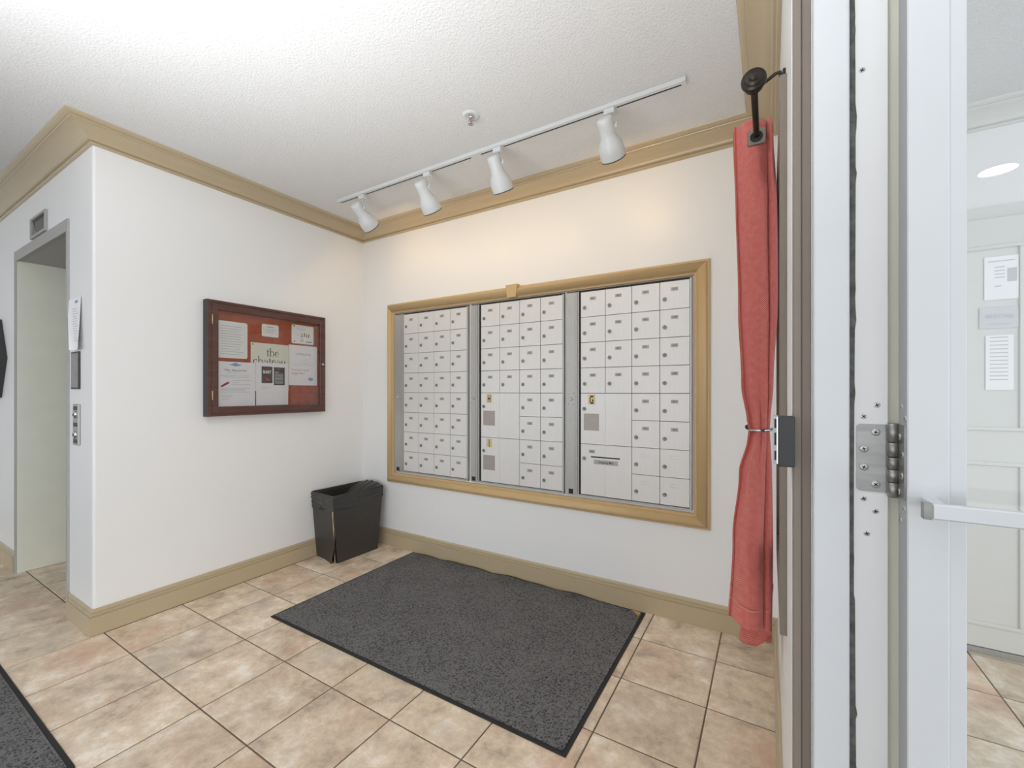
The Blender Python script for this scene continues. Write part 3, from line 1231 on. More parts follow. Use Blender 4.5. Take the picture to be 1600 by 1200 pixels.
def door(bank, x, z, num):
    d = piece(DOOR, 'mailbox_door', bank, (x, 0, z))
    plain_lock(d, DW * 0.165, DH * 0.37)
    if num:
        number_plate(d, DW * 0.5, DH * 0.71, num)
    else:
        q = MB()
        for (x0, x1, z0, z1) in ((0.054, 0.096, 0.1135, 0.1150), (0.054, 0.096, 0.0965, 0.0980), (0.054, 0.0555, 0.098, 0.1135)):
            q.box(x0, x1, FY - 0.0012, FY - 0.0001, z0, z1)
        q.build('empty_label_holder', 'plate_pale', d)
    return d


def bank_body(bank, x0, x1, stile0, stile1, zb, zt, right_edge):
    q = MB()
    q.box(x0, x1, FY + 0.0075, -0.0005, zb - 0.012, zt + 0.012)
    q.build('cabinet_body', 'gap', bank)
    # master-lock stile on the left of each bank
    q = MB()
    q.box(stile0, stile1, FY - 0.004, FY + 0.0075, zb - 0.010, zt + 0.004, bevel=0.0015)
    q.box(stile1 - 0.017, stile1 - 0.013, FY - 0.0065, FY - 0.004, zb - 0.010, zt + 0.004)
    q.box(stile1 + 0.0015, stile1 + 0.0095, FY - 0.001, FY + 0.0075, zb - 0.010, zt + 0.004)
    st_ = q.build('lock_stile', 'alu', bank)
    cxx = (stile0 + stile1) / 2 - 0.004
    q = MB()
    q.lathe([(0.0105, 0), (0.0105, 0.004), (0.008, 0.006), (0.0045, 0.006), (0.004, 0.004), (0, 0.004)], (cxx, FY - 0.004, 1.155 - BZ), (0, -1, 0), segs=16)
    q.build('master_lock', 'chrome', st_)
    for dx in (-0.017, 0.017):
        for dz in (-0.033, 0.033):
            q = MB()
            q.lathe([(0.0042, 0), (0.0036, 0.002), (0, 0.0028)], (cxx + dx, FY - 0.004, 1.155 + dz - BZ), (0, -1, 0), segs=10)
            q.build('rivet', 'chrome', st_)
    q = MB()
    q.box(cxx - 0.014, cxx + 0.014, FY - 0.0058, FY - 0.004, zb - 0.004, zb + 0.024)
    q.build('maker_tag', 'ink', st_)
    # thin edge bars
    q = MB()
    q.box(right_edge, right_edge + 0.009, FY - 0.005, FY + 0.0075, zb - 0.010, zt + 0.004)
    q.build('edge_bar', 'alu', bank)
    q = MB()
    q.box(stile0, right_edge + 0.009, FY - 0.003, FY + 0.0075, zb - 0.012, zb - 0.0025)
    q.build('bottom_bar', 'alu', bank)


BZ = 0.585
banks = []
spec = (
    (-2.475, -2.387, -2.380, 'aluminium mailbox bank of thirty-two equal small doors nearest the corner', 'L'),
    (-1.748, -1.690, -1.6655, 'middle aluminium mailbox bank with parcel doors lettered H and I', 'M'),
    (-1.042, -0.972, -0.9515, 'aluminium mailbox bank with door lettered G and outgoing mail slot', 'R'),
)
for s0, s1, dx0, lab, kind in spec:
    bank = thing('mailbox_bank', lab, 'mailboxes', (dx0, YB, BZ), 'recessed mailbox banks')
    zt, zb = ROWZ[0] - BZ, ROWZ[8] - BZ
    re = 4 * DW + 0.0005
    bank_body(bank, s0 - dx0, re + 0.009, s0 - dx0, s1 - dx0, zb, zt, re)
    flr = {'L': 1, 'M': 2, 'R': 4}[kind]
    n = 0
    for c in range(4):
        for r in range(8):
            if kind != 'L' and c < 2 and r >= 4:
                continue
            n += 1
            z0 = ROWZ[r + 1] - BZ
            blank = kind == 'R' and c >= 2 and r >= 6
            door(bank, c * DW, z0, None if blank else '%d%02d' % (flr if kind != 'L' else 1 + (c > 1) * 1, n))
    if kind == 'L':
        continue
    two = DH * 2
    for k, letter in enumerate(('H', 'I') if kind == 'M' else ('G', None)):
        z0 = ROWZ[6 + 2 * k] - BZ
        q = MB()
        q.box(0.0012, DW - 0.0006, FY, FY + 0.006, z0 + 0.0012, z0 + two - 0.0012, bevel=0.001)
        q.box(DW + 0.0006, 2 * DW - 0.0012, FY, FY + 0.006, z0 + 0.0012, z0 + two - 0.0012, bevel=0.001)
        q.box(DW - 0.0006, DW + 0.0006, FY + 0.0008, FY + 0.006, z0 + 0.0012, z0 + two - 0.0012)
        pd = q.build('parcel_door', 'mbox', bank)
        if letter:
            plain_lock(pd, DW * 0.15, z0 + two * 0.695)
            lx, lz = 0.068, z0 + two * 0.875
            q = MB()
            q.box(lx - 0.021, lx + 0.021, FY - 0.0014, FY - 0.0001, lz - 0.029, lz + 0.029, 'goldfoil')
            q.text(letter, (lx, FY - 0.0019, lz - 0.0235), (1, 0, 0), (0, 0, 1), 0.067, 'ink', 0.52, 0.02, 'CENTER')
            q.build('letter_plate', None, pd, normals=False)
            q = MB()
            q.box(0.020, 0.112, FY - 0.0014, FY - 0.0001, z0 + two * 0.27, z0 + two * 0.60, 'sticker')
            q.build('instruction_plate', None, pd)
        else:
            plain_lock(pd, DW * 0.15, z0 + two * 0.715)
            number_plate(pd, 0.070, z0 + two * 0.862, '400')
            q = MB()
            q.prism([(0.064, 0.764 - 0.003), (0.234, 0.764 - 0.003), (0.234, 0.764 + 0.004), (0.064, 0.764 + 0.004)], lambda x, zz, d: (x, d, z0 + (zz - 0.764) + two * 0.755), FY - 0.0016, FY - 0.0001)
            q.build('mail_slot', 'gap', pd)
            q = MB()
            zz = z0 + two * 0.662
            q.box(0.082, 0.222, FY - 0.0016, FY - 0.0001, zz - 0.0125, zz + 0.0125, 'plate')
            q.text('Outgoing Mail', (0.152, FY - 0.0020, zz - 0.005), (1, 0, 0), (0, 0, 1), 0.0165, 'ink', 0.92, 0.008, 'CENTER')
            for xx in (0.090, 0.214):
                q.lathe([(0.0042, 0), (0, 0.0012)], (xx, FY - 0.0017, zz), (0, -1, 0), 'screw', segs=10)
            q.build('slot_sign', None, pd, normals=False)

# ------------------------------------------------------------------ notice board and its papers
BY0, BY1, BZ0, BZ1 = 1.223, 1.996, 1.050, 1.7375
nb = thing('notice_board', 'dark mahogany glazed notice board cabinet on the left wall', 'notice board', (XL, (BY0 + BY1) / 2, BZ0))
oy, oz = (BY0 + BY1) / 2, BZ0


def bb(x0, x1, y0, y1, z0, z1, name, m, parent=nb, bevel=0.0):
    q = MB()
    q.box(x0, x1, y0 - oy, y1 - oy, z0 - oz, z1 - oz, bevel=bevel)
    return q.build(name, m, parent)


TH = 0.05
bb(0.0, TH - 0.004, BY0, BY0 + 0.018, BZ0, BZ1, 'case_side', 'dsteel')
bb(0.0, TH - 0.004, BY1 - 0.018, BY1, BZ0, BZ1, 'case_side', 'mahog')
bb(0.0, TH - 0.004, BY0 + 0.018, BY1 - 0.018, BZ0, BZ0 + 0.018, 'case_bottom', 'mahog')
bb(0.0, TH - 0.004, BY0 + 0.018, BY1 - 0.018, BZ1 - 0.018, BZ1, 'case_top', 'mahog')
bb(0.001, 0.012, BY0 + 0.018, BY1 - 0.018, BZ0 + 0.018, BZ1 - 0.018, 'felt_backing', 'cork')
# outer lip and door frame
for nm, (y0, y1, z0, z1) in (('lip', (BY0, BY0 + 0.024, BZ0, BZ1)), ('lip', (BY1 - 0.014, BY1, BZ0, BZ1)), ('lip', (BY0 + 0.024, BY1 - 0.014, BZ0, BZ0 + 0.014)), ('lip', (BY0 + 0.024, BY1 - 0.014, BZ1 - 0.016, BZ1))):
    bb(TH - 0.004, TH, y0, y1, z0, z1, nm, 'mahog', bevel=0.001)
DY_0, DY_1, DZ0, DZ1 = BY0 + 0.026, BY1 - 0.015, BZ0 + 0.016, BZ1 - 0.018
GY0, GY1, GZ0, GZ1 = 1.283, 1.953, 1.103, 1.682
bdoor = bpy.data.objects.new('glazed_door', None)
COL.objects.link(bdoor)
bdoor.parent = nb
for nm, (y0, y1, z0, z1) in (('stile', (DY_0, GY0, DZ0, DZ1)), ('stile', (GY1, DY_1, DZ0, DZ1)), ('rail', (GY0, GY1, DZ0, GZ0)), ('rail', (GY0, GY1, GZ1, DZ1))):
    bb(TH - 0.012, TH + 0.001, y0, y1, z0, z1, nm, 'mahog', bdoor, bevel=0.0015)
bb(TH - 0.010, TH - 0.007, GY0 - 0.004, GY1 + 0.004, GZ0 - 0.004, GZ1 + 0.004, 'glass_pane', 'boardglass', bdoor)
for (z0, z1) in ((1.593, 1.650), (1.147, 1.201)):
    q = MB()
    q.tube([(TH + 0.002, 1.2495 - oy, z0 - oz), (TH + 0.002, 1.2495 - oy, z1 - oz)], 0.0035, segs=8)
    q.build('hinge', 'brass', bdoor)
q = MB()
q.lathe([(0.0095, 0), (0.0095, 0.004), (0.007, 0.006), (0, 0.006)], (TH + 0.001, 1.974 - oy, 1.394 - oz), (1, 0, 0), segs=16)
q.build('lock', 'chrome', bdoor)

PXX = XL + 0.0125   # felt surface
RT, UP = (0, 1, 0), (0, 0, 1)


def paper(name, label, cat_, y0, y1, z0, z1, m, layer, round_=0.0, pins=False):
    """sheet pinned flat to the felt; local origin at its lower left corner"""
    t = thing(name, label, cat_, (PXX + 0.0006 + layer * 0.0016, y0, z0))
    w, h = y1 - y0, z1 - z0
    q = MB()
    pts = []
    if round_:
        for (cx_, cz_, a0) in ((w - round_, h - round_, 0), (round_, h - round_, 90), (round_, round_, 180), (w - round_, round_, 270)):
            for k in range(5):
                a = math.radians(a0 + k * 22.5)
                pts.append((cx_ + round_ * math.cos(a), cz_ + round_ * math.sin(a)))
    else:
        pts = [(0, 0), (w, 0), (w, h), (0, h)]
    q.prism(pts, lambda a, c, d: (d, a, c), 0.0, 0.0008)
    q.build('sheet', m, t)
    return t, w, h


def lines(t, rows, m='textgrey', name='printed_lines'):
    q = MB()
    for (y0, y1, z, th) in rows:
        q.quad([(0.0011, y0, z - th / 2), (0.0011, y1, z - th / 2), (0.0011, y1, z + th / 2), (0.0011, y0, z + th / 2)])
    return q.build(name, m, t, normals=False)


def txt(t, s, y, z, h, m, sx=1.0, bold=0.0, align='CENTER', name='lettering'):
    q = MB()
    q.text(s, (0.0013, y, z), RT, UP, h, None, sx, bold, align)
    return q.build(name, m, t, normals=False)


rr = random.Random(11)
t, w, h = paper('laminated_notice', 'large laminated notice with rounded corners, upper left in the board', 'notice', 1.293, 1.466, 1.402, 1.627, 'lam', 0, 0.012)
lines(t, [(0.018, w - 0.018 - rr.uniform(0, 0.035), h - 0.03 - k * 0.0155, 0.0032) for k in range(12)])
t, w, h = paper('small_laminated_card', 'smallest blank-looking laminated card at the top centre of the board', 'notice', 1.555, 1.667, 1.558, 1.640, 'lam', 0, 0.010)
lines(t, [(0.034, w - 0.034, h - 0.018, 0.004)], 'textblue')
lines(t, [(0.02, w - 0.02, h - 0.034, 0.0025), (0.026, w - 0.026, h - 0.044, 0.0025), (0.02, w - 0.03, h - 0.056, 0.0025)])
t, w, h = paper('picture_card', 'laminated card with a small figure drawing, upper right in the board', 'card', 1.759, 1.925, 1.533, 1.664, 'lam', 0, 0.010)
lines(t, [(0.04, w - 0.06, h - 0.026, 0.003), (0.05, w - 0.07, h - 0.034, 0.003)])
q = MB()
for (y0, z0, s) in ((0.075, 0.045, 1), (0.095, 0.05, 1.1), (0.112, 0.048, 0.9), (0.128, 0.046, 1), (0.045, 0.055, 0.4)):
    q.lathe([(0.006 * s, 0), (0, 0.0004)], (0.0012, y0, z0 + 0.022 * s), (1, 0, 0), 'straw', segs=10)
    q.stroke([(-0.004, 0), (-0.001, 0.012), (0.002, 0.016)], [0.004, 0.006, 0.004], (0.0012, y0, z0), RT, UP, s, 'olive')
    q.stroke([(0.0, 0.010), (0.007, 0.004), (0.010, 0.010)], [0.002, 0.0025, 0.002], (0.0012, y0, z0), RT, UP, s, 'straw')
q.quad([(0.0012, 0.064, 0.016), (0.0012, 0.088, 0.016), (0.0012, 0.086, 0.034), (0.0012, 0.066, 0.034)], 'textgrey')
q.quad([(0.0012, 0.105, 0.012), (0.0012, 0.155, 0.014), (0.0012, 0.155, 0.022), (0.0012, 0.105, 0.020)], 'textblue')
q.build('figure_drawing', None, t, normals=False)
q = MB()
for (y0, z0) in ((0.016, h - 0.010), (0.020, 0.014)):
    q.lathe([(0.0045, 0), (0.003, 0.004), (0, 0.005)], (0.001, y0, z0), (1, 0, 0), segs=10)
q.build('push_pins', 'dsteel', t)

# the name sign, partly covered by the flyer sheet
t, w, h = paper('name_sign', 'ivory sign with ornate dark lowercase lettering in the middle of the board', 'sign', 1.486, 1.7365, 1.20, 1.513, 'cream_paper', 0)


def arc(cx_, cy_, rx, ry, a0, a1, n=14):
    return [(cx_ + rx * math.cos(math.radians(a0 + (a1 - a0) * k / n)), cy_ + ry * math.sin(math.radians(a0 + (a1 - a0) * k / n))) for k in range(n + 1)]


TH_, TN = 0.17, 0.06
LET = {
    't': (0.62, [([(0.28, 1.35), (0.28, 0.3)], TH_), (arc(0.46, 0.28, 0.18, 0.26, 180, 300, 8), [TH_] * 5 + [TN] * 4), ([(0.02, 0.98), (0.58, 0.98)], TN)]),
    'h': (0.98, [([(0.16, 1.62), (0.16, 0.0)], TH_), ([(0.0, 1.55), (0.22, 1.66)], TN), (arc(0.5, 0.62, 0.32, 0.36, 170, 0, 10), [TN] * 4 + [0.13] * 7), (arc(0.36, 0.55, 0.46, 0.78, 8, -58, 8), [TH_] * 5 + [TN] * 4), ([(0.02, 0.02), (0.32, 0.02)], TN)]),
    'e': (0.86, [(arc(0.42, 0.5, 0.36, 0.48, 10, 330, 22), [TN] * 6 + [TH_] * 9 + [TN] * 8), ([(0.08, 0.52), (0.78, 0.60)], TN)]),
    'c': (0.82, [(arc(0.42, 0.5, 0.36, 0.48, 45, 325, 22), [TH_] * 3 + [TN] * 3 + [TH_] * 9 + [TN] * 8)]),
    'a': (0.88, [(arc(0.40, 0.36, 0.30, 0.34, 60, 390, 20), [TN] * 6 + [TH_] * 7 + [TN] * 8), ([(0.70, 0.75), (0.70, 0.06), (0.84, 0.02)], [TH_, TH_, TN]), (arc(0.42, 0.70, 0.29, 0.28, 150, 10, 8), [TH_] * 2 + [TN] * 7)]),
    'u': (0.94, [([(0.14, 0.98), (0.14, 0.35)], TH_), (arc(0.42, 0.35, 0.28, 0.33, 180, 360, 10), [TH_] * 5 + [TN] * 6), ([(0.72, 0.98), (0.72, 0.05), (0.86, 0.0)], [TH_, TH_, TN]), ([(0.0, 0.96), (0.2, 0.98)], TN)]),
}


def ornate(q, s, y, z, sc):
    for ch in s:
        adv, strokes = LET[ch]
        for pts, wd in strokes:
            q.stroke(pts, wd, (0.0013, y, z), RT, UP, sc, None)
        y += adv * sc * 1.06


q = MB()
ornate(q, 'the', 0.098, 0.228, 0.034)
ornate(q, 'chateau', 0.014, 0.170, 0.0345)
q.build('lettering', 'olive', t, normals=False)
q = MB()
q.lathe([(0.0045, 0), (0, 0.003)], (0.001, 0.012, h - 0.012), (1, 0, 0), segs=10)
q.build('push_pin', 'dsteel', t)

t, w, h = paper('party_notice', 'white typed sheet with blue crest and small red picture, lower left in the board', 'notice', 1.288, 1.512, 1.106, 1.380, 'paper', 1)
q = MB()
q.prism([(0.068, 0.256), (0.09, 0.262), (0.1, 0.268), (0.112, 0.268), (0.122, 0.262), (0.146, 0.256), (0.122, 0.250), (0.107, 0.245), (0.092, 0.250)], lambda a, c, d: (d, a, c), 0.0009, 0.0012)
q.build('blue_crest', 'textblue', t)
txt(t, 'Mov. ding porti le', 0.108, 0.216, 0.0195, 'ink', 0.92)
lines(t, [(0.055, 0.165, 0.205, 0.002), (0.018, 0.2, 0.189, 0.0025), (0.035, 0.185, 0.180, 0.0025), (0.085, 0.2, 0.160, 0.0025), (0.09, 0.12, 0.148, 0.0025), (0.085, 0.195, 0.136, 0.0025)]
      + [(0.02, 0.2 - rr.uniform(0, 0.05), 0.112 - k * 0.0085, 0.0024) for k in range(4)] + [(0.03, 0.03 + rr.uniform(0.02, 0.06), 0.070 - k * 0.009, 0.0022) for k in range(4)])
q = MB()
q.prism([(0.022, 0.120), (0.030, 0.117), (0.072, 0.142), (0.068, 0.152), (0.058, 0.150), (0.024, 0.128)], lambda a, c, d: (d, a, c), 0.0009, 0.0012, 'pink')
q.prism([(0.032, 0.126), (0.036, 0.124), (0.062, 0.140), (0.058, 0.143)], lambda a, c, d: (d, a, c), 0.0012, 0.0014, 'ink')
q.build('red_picture', None, t)

t, w, h = paper('flyer_sheet', 'white sheet with two dark flyer pictures covering the ivory sign', 'notice', 1.518, 1.732, 1.107, 1.386, 'paper', 2)
q = MB()
for (y0, y1, z0, z1) in ((1.552, 1.623, 1.252, 1.361), (1.632, 1.707, 1.239, 1.359)):
    q.prism([(y0 - 1.518, z0 - 1.107), (y1 - 1.518, z0 - 1.107), (y1 - 1.518, z1 - 1.107), (y0 - 1.518, z1 - 1.107)], lambda a, c, d: (d, a, c), 0.0009, 0.0012)
q.build('flyer_picture', 'flyer', t)
q = MB()
q.text('BABY', (0.0015, 0.070, 0.209), RT, UP, 0.029, 'white', 0.78, 0.03, 'CENTER')
q.stroke([(0.045, 0.186), (0.062, 0.180), (0.08, 0.168), (0.09, 0.166)], [0.003, 0.008, 0.010, 0.004], (0.0014, 0, 0), RT, UP, 1, 'pink')
q.stroke([(0.056, 0.162), (0.072, 0.166), (0.09, 0.158)], [0.003, 0.007, 0.004], (0.0014, 0, 0), RT, UP, 1, 'pink')
q.stroke([(0.052, 0.243), (0.062, 0.245), (0.085, 0.244)], [0.003, 0.004, 0.003], (0.0014, 0, 0), RT, UP, 1, 'pink')
q.stroke([(0.135, 0.244), (0.148, 0.240), (0.158, 0.232)], [0.002, 0.005, 0.003], (0.0014, 0, 0), RT, UP, 1, 'pink')
q.quad([(0.0014, 0.120, 0.217), (0.0014, 0.148, 0.217), (0.0014, 0.148, 0.221), (0.0014, 0.120, 0.221)], 'white')
for k in range(9):
    z0 = 0.206 - k * 0.0078
    q.quad([(0.0014, 0.120, z0), (0.0014, 0.182 - rr.uniform(0, 0.012), z0), (0.0014, 0.180, z0 + 0.0032), (0.0014, 0.120, z0 + 0.0032)], 'textgrey')
q.build('flyer_print', None, t, normals=False)
lines(t, [(0.03, 0.085, 0.118, 0.002), (0.03, 0.075, 0.108, 0.002)])

t, w, h = paper('handwritten_sheet', 'white sheet with faded red handwriting, right side of the board', 'notice', 1.737, 1.952, 1.240, 1.521, 'paper', 1)
txt(t, 'Landing group', 0.108, 0.215, 0.021, 'textblue', 0.95)
lines(t, [(0.09, 0.14, 0.178, 0.002), (0.07, 0.155, 0.160, 0.002), (0.03, 0.185, 0.146, 0.002)])
txt(t, 'Thank you for giving', 0.02, 0.103, 0.0170, 'textred', 0.9, 0.0, 'LEFT')
txt(t, 'Happy Year!!', 0.02, 0.078, 0.0190, 'textred', 0.95, 0.008, 'LEFT')
q = MB()
for (y0, z0) in ((0.152, 0.046), (0.164, 0.050), (0.176, 0.046), (0.158, 0.040), (0.172, 0.040)):
    q.lathe([(0.008, 0), (0, 0.0003)], (0.0012, y0, z0), (1, 0, 0), segs=10)
q.build('blue_stamp', 'textblue', t)

# ------------------------------------------------------------------ waste bin
bx = thing('waste_bin', 'slim black waste bin with liner standing in the corner', 'bin', (-2.70, 2.11, 0.0))
T = [(-2.846, 1.915), (-2.573, 1.893), (-2.566, 2.330), (-2.832, 2.337)]
Bt = [(-2.832, 1.948), (-2.575, 1.930), (-2.560, 2.274), (-2.828, 2.285)]
HB = 0.47


def wallpt(k, s, v, inset=0.0):
    k2 = (k + 1) % 4
    tx = T[k][0] + (T[k2][0] - T[k][0]) * s
    ty = T[k][1] + (T[k2][1] - T[k][1]) * s
    bx_ = Bt[k][0] + (Bt[k2][0] - Bt[k][0]) * s
    by_ = Bt[k][1] + (Bt[k2][1] - Bt[k][1]) * s
    x, y = bx_ + (tx - bx_) * v, by_ + (ty - by_) * v
    if inset:
        cx_, cy_ = -2.703, 2.115
        x += (1 if cx_ > x else -1) * min(inset, abs(cx_ - x))
        y += (1 if cy_ > y else -1) * min(inset, abs(cy_ - y))
    return Vector((x + 2.70, y - 2.11, HB * v))


for k, nm in enumerate(('end_panel', 'front_panel', 'end_panel', 'back_panel')):
    q = MB()
    def fo(s, v):
        p = wallpt(k, s, v)
        if k == 0 and v < 0.45:
            # the covering of the near end has come loose and flares at the foot
            p.y -= 0.030 * (0.45 - v) ** 1.5 / 0.3 * (s ** 2)
            p.x -= 0.030 * (0.45 - v) ** 1.3 / 0.35 * (s ** 3)
        return p
    q.grid(fo, 8, 12, smooth=True)
    q.grid(lambda s, v: wallpt(k, s, v, 0.006), 8, 12, smooth=True)
    q.grid(lambda s, v: fo(s, 1.0) * (1 - v) + wallpt(k, s, 1.0, 0.006) * v, 8, 1)
    q.build(nm, 'bin', bx, normals=False)
q = MB()
q.quad([wallpt(0, 0, 0.01, 0.004), wallpt(1, 0, 0.01, 0.004), wallpt(2, 0, 0.01, 0.004), wallpt(3, 0, 0.01, 0.004)])
q.build('bottom', 'bin', bx)
# torn board edge at the near corner
q = MB()
c0 = wallpt(1, 0, 0.0)
def torn(u, v):
    z = HB * 0.78 * v
    w = 0.007 + 0.016 * (1 - v) ** 2 + 0.003 * math.sin(v * 17)
    p = wallpt(1, 0, 0.78 * v)
    return p + Vector((-0.004 + (0.006 - 0.012 * u) , -0.004 - 0.002 * u + (u - 1) * 0.0 , 0)) + Vector((-w * (1 - u), -0.002, 0))
q.grid(torn, 2, 16)
q.build('torn_edge', 'torn', bx, normals=False)


# liner: turned over the rim, creased, with slack gathered inside the far end
def ring_point(s):
    k = int(s * 4) % 4
    return k, s * 4 - int(s * 4)


def liner(s, v):
    k, f = ring_point(s % 1.0)
    wob = math.sin(s * 61) * 0.35 + math.sin(s * 27 + 1.3) * 0.7
    if v < 0.5:          # outside skirt, from hem up to the rim
        g = v / 0.5
        hem = 0.105 + 0.016 * math.sin(s * 21) + (0.05 * (1 - f) - 0.03 if k == 1 else 0)
        if k == 0:
            hem = 0.12
        z = HB + 0.006 - hem * (1 - g)
        p = wallpt(k, f, z / HB)
        out = -0.0035 - 0.0018 * wob * (0.3 + 0.7 * math.sin(g * PI)) - 0.0022 * math.sin(g * 22 + s * 34) - 0.0012 * math.sin(g * 41 - s * 50)
        q_ = wallpt(k, f, z / HB, 0.02)
        n = (Vector((q_.x, q_.y, 0)) - Vector((p.x, p.y, 0)))
        if n.length > 1e-6:
            n.normalize()
        p = p + n * out
        p.z = z
        return p
    g = (v - 0.5) / 0.5
    z = HB + 0.006 - 0.30 * g ** 1.2
    p = wallpt(k, f, min(1, max(0.02, z / HB)), 0.0045 + 0.010 * g + 0.006 * g * (1 + wob))
    p.z = z + 0.004 * wob * g
    return p


q = MB()
q.grid(liner, 192, 22)
lin = q.build('bin_liner', 'bag', bx, normals=False)
q = MB()
def slack(u, v):
    # loose pleats drawn across the far end of the mouth
    y = 0.222 - 0.14 * u - 0.05 * v * u
    x = -0.125 + 0.25 * v
    z = HB + 0.004 - 0.06 * u ** 1.3 + 0.008 * math.sin(v * 26 + u * 4) * (0.3 + u) + 0.022 * math.sin(v * PI) * (1 - u)
    return Vector((x, y, z))
q.grid(slack, 12, 48)
q.build('liner_slack', 'bag', bx, normals=False)
# knotted liner corner on the near end
q = MB()
p = wallpt(0, 0.42, 0.80)
q.lathe([(0, -0.006), (0.006, -0.004), (0.009, 0.002), (0.006, 0.010), (0, 0.014)], p, (0.2, -1, -0.4), segs=10)
for dx in (-0.03, 0.045):
    q.tube([p + Vector((0, -0.006, 0)), p + Vector((dx * 0.5, -0.008, -0.010)), p + Vector((dx, -0.006, -0.016))], 0.0035, segs=6)
q.build('liner_knot', 'bag', bx)

# ------------------------------------------------------------------ mats
MX0, MX1, MY0, MY1 = -2.272, -0.572, 1.291, 2.352
mt = thing('floor_mat', 'large charcoal entrance mat in front of the mailboxes', 'mat', ((MX0 + MX1) / 2, (MY0 + MY1) / 2, 0.0))
mw, mh = (MX1 - MX0) / 2, (MY1 - MY0) / 2


def mat_z(x, y):
    e = max(0.0, min(1.0, (y - 0.25) / (mh - 0.25)))
    rip = 0.5 + 0.28 * math.sin(x * 15 + 0.8) + 0.22 * math.sin(x * 27 + 2.0)
    edge = max(0.0, 1 - ((x + 0.1) / 0.75) ** 4)
    z = 0.012 * e ** 2 * rip * edge
    z += 0.004 * math.exp(-((x + y * 0.8 + 0.55) / 0.07) ** 2) * max(0, 1 - (y / 0.4) ** 2)
    return z


def mat_fn(inset, dz):
    def f(u, v):
        x = -mw + inset + (2 * mw - 2 * inset) * u
        y = -mh + inset + (2 * mh - 2 * inset) * v
        return Vector((x, y, mat_z(x, y) + dz))
    return f


q = MB()
q.grid(mat_fn(0.0, 0.004), 90, 56)
# side skirts of the rubber backing
f0 = mat_fn(0.0, 0.004)
for fn in (lambda u: f0(u, 0), lambda u: f0(u, 1), lambda u: f0(0, u), lambda u: f0(1, u)):
    q.grid(lambda u, v, fn=fn: Vector((fn(u).x, fn(u).y, 0.0005 + (fn(u).z - 0.0005) * v)), 90, 1)
q.build('rubber_edge', 'rubber', mt, normals=False)
q = MB()
q.grid(mat_fn(0.016, 0.0075), 90, 56)
f1 = mat_fn(0.016, 0.0075)
for fn in (lambda u: f1(u, 0), lambda u: f1(u, 1), lambda u: f1(0, u), lambda u: f1(1, u)):
    q.grid(lambda u, v, fn=fn: Vector((fn(u).x, fn(u).y, fn(u).z - 0.0034 * (1 - v))), 90, 1)
q.build('carpet_pile', 'carpet', mt, normals=False)
q = MB()
q.prism([(mw - 0.075, mh - 0.016), (mw - 0.022, mh - 0.018), (mw - 0.024, mh - 0.062)], lambda a, c, d: (a, c, d), 0.0085, 0.0098)
q.build('torn_corner', 'leaf', mt)

t2 = thing('floor_mat', 'charcoal mat by the elevator, only its corner showing lower left', 'mat', (-3.05, -0.245, 0.0))
q = MB()
q.box(-1.15, 1.15, -0.70, 0.70, 0.0005, 0.004)
q.build('rubber_edge', 'rubber', t2)
q = MB()
q.box(-1.134, 1.134, -0.684, 0.684, 0.004, 0.0075)
q.build('carpet_pile', 'carpet', t2)

# ------------------------------------------------------------------ track lighting
TX0, TX1, TY = -2.497, -0.294, 1.882
tr = thing('light_track', 'long white ceiling track with dark slot holding the spotlights', 'light track', ((TX0 + TX1) / 2, TY, ZC))
txm = (TX0 + TX1) / 2
q = MB()
q.box(TX0 - txm, TX1 - txm, -0.0175, 0.0175, -0.020, -0.0005, bevel=0.002)
q.build('rail', 'white_metal', tr)
heads = [(-2.262, (1.823, 2.389), (1.952, 2.292)), (-1.702, (1.815, 2.388), (1.920, 2.266)), (-1.216, (1.835, 2.404), (1.928, 2.276)), (-0.617, (1.806, 2.388), (1.922, 2.284))]
stops = sorted([TX0 + 0.02, TX1 - 0.02, -1.36 - 0.03, -1.36 + 0.03] + [h[0] + s for h in heads for s in (-0.03, 0.03)])
for a0, a1 in zip(stops[0::2], stops[1::2]):
    if a1 - a0 < 0.01:
        continue
    q = MB()
    q.box(a0 - txm, a1 - txm, 0.001, 0.0085, -0.0206, -0.0199)
    q.build('slot', 'gap', tr)
q = MB()
q.box(-1.36 - 0.032 - txm, -1.36 + 0.032 - txm, -0.0185, 0.0185, -0.0215, -0.0195, bevel=0.0005)
q.build('joiner_cover', 'white_metal', tr)
labs = ['white bell-shaped track spotlight nearest the left wall corner', 'white bell-shaped track spotlight, second along from the left wall',
        'white bell-shaped track spotlight just right of the track joint', 'white bell-shaped track spotlight nearest the red curtain, lamp face glowing']
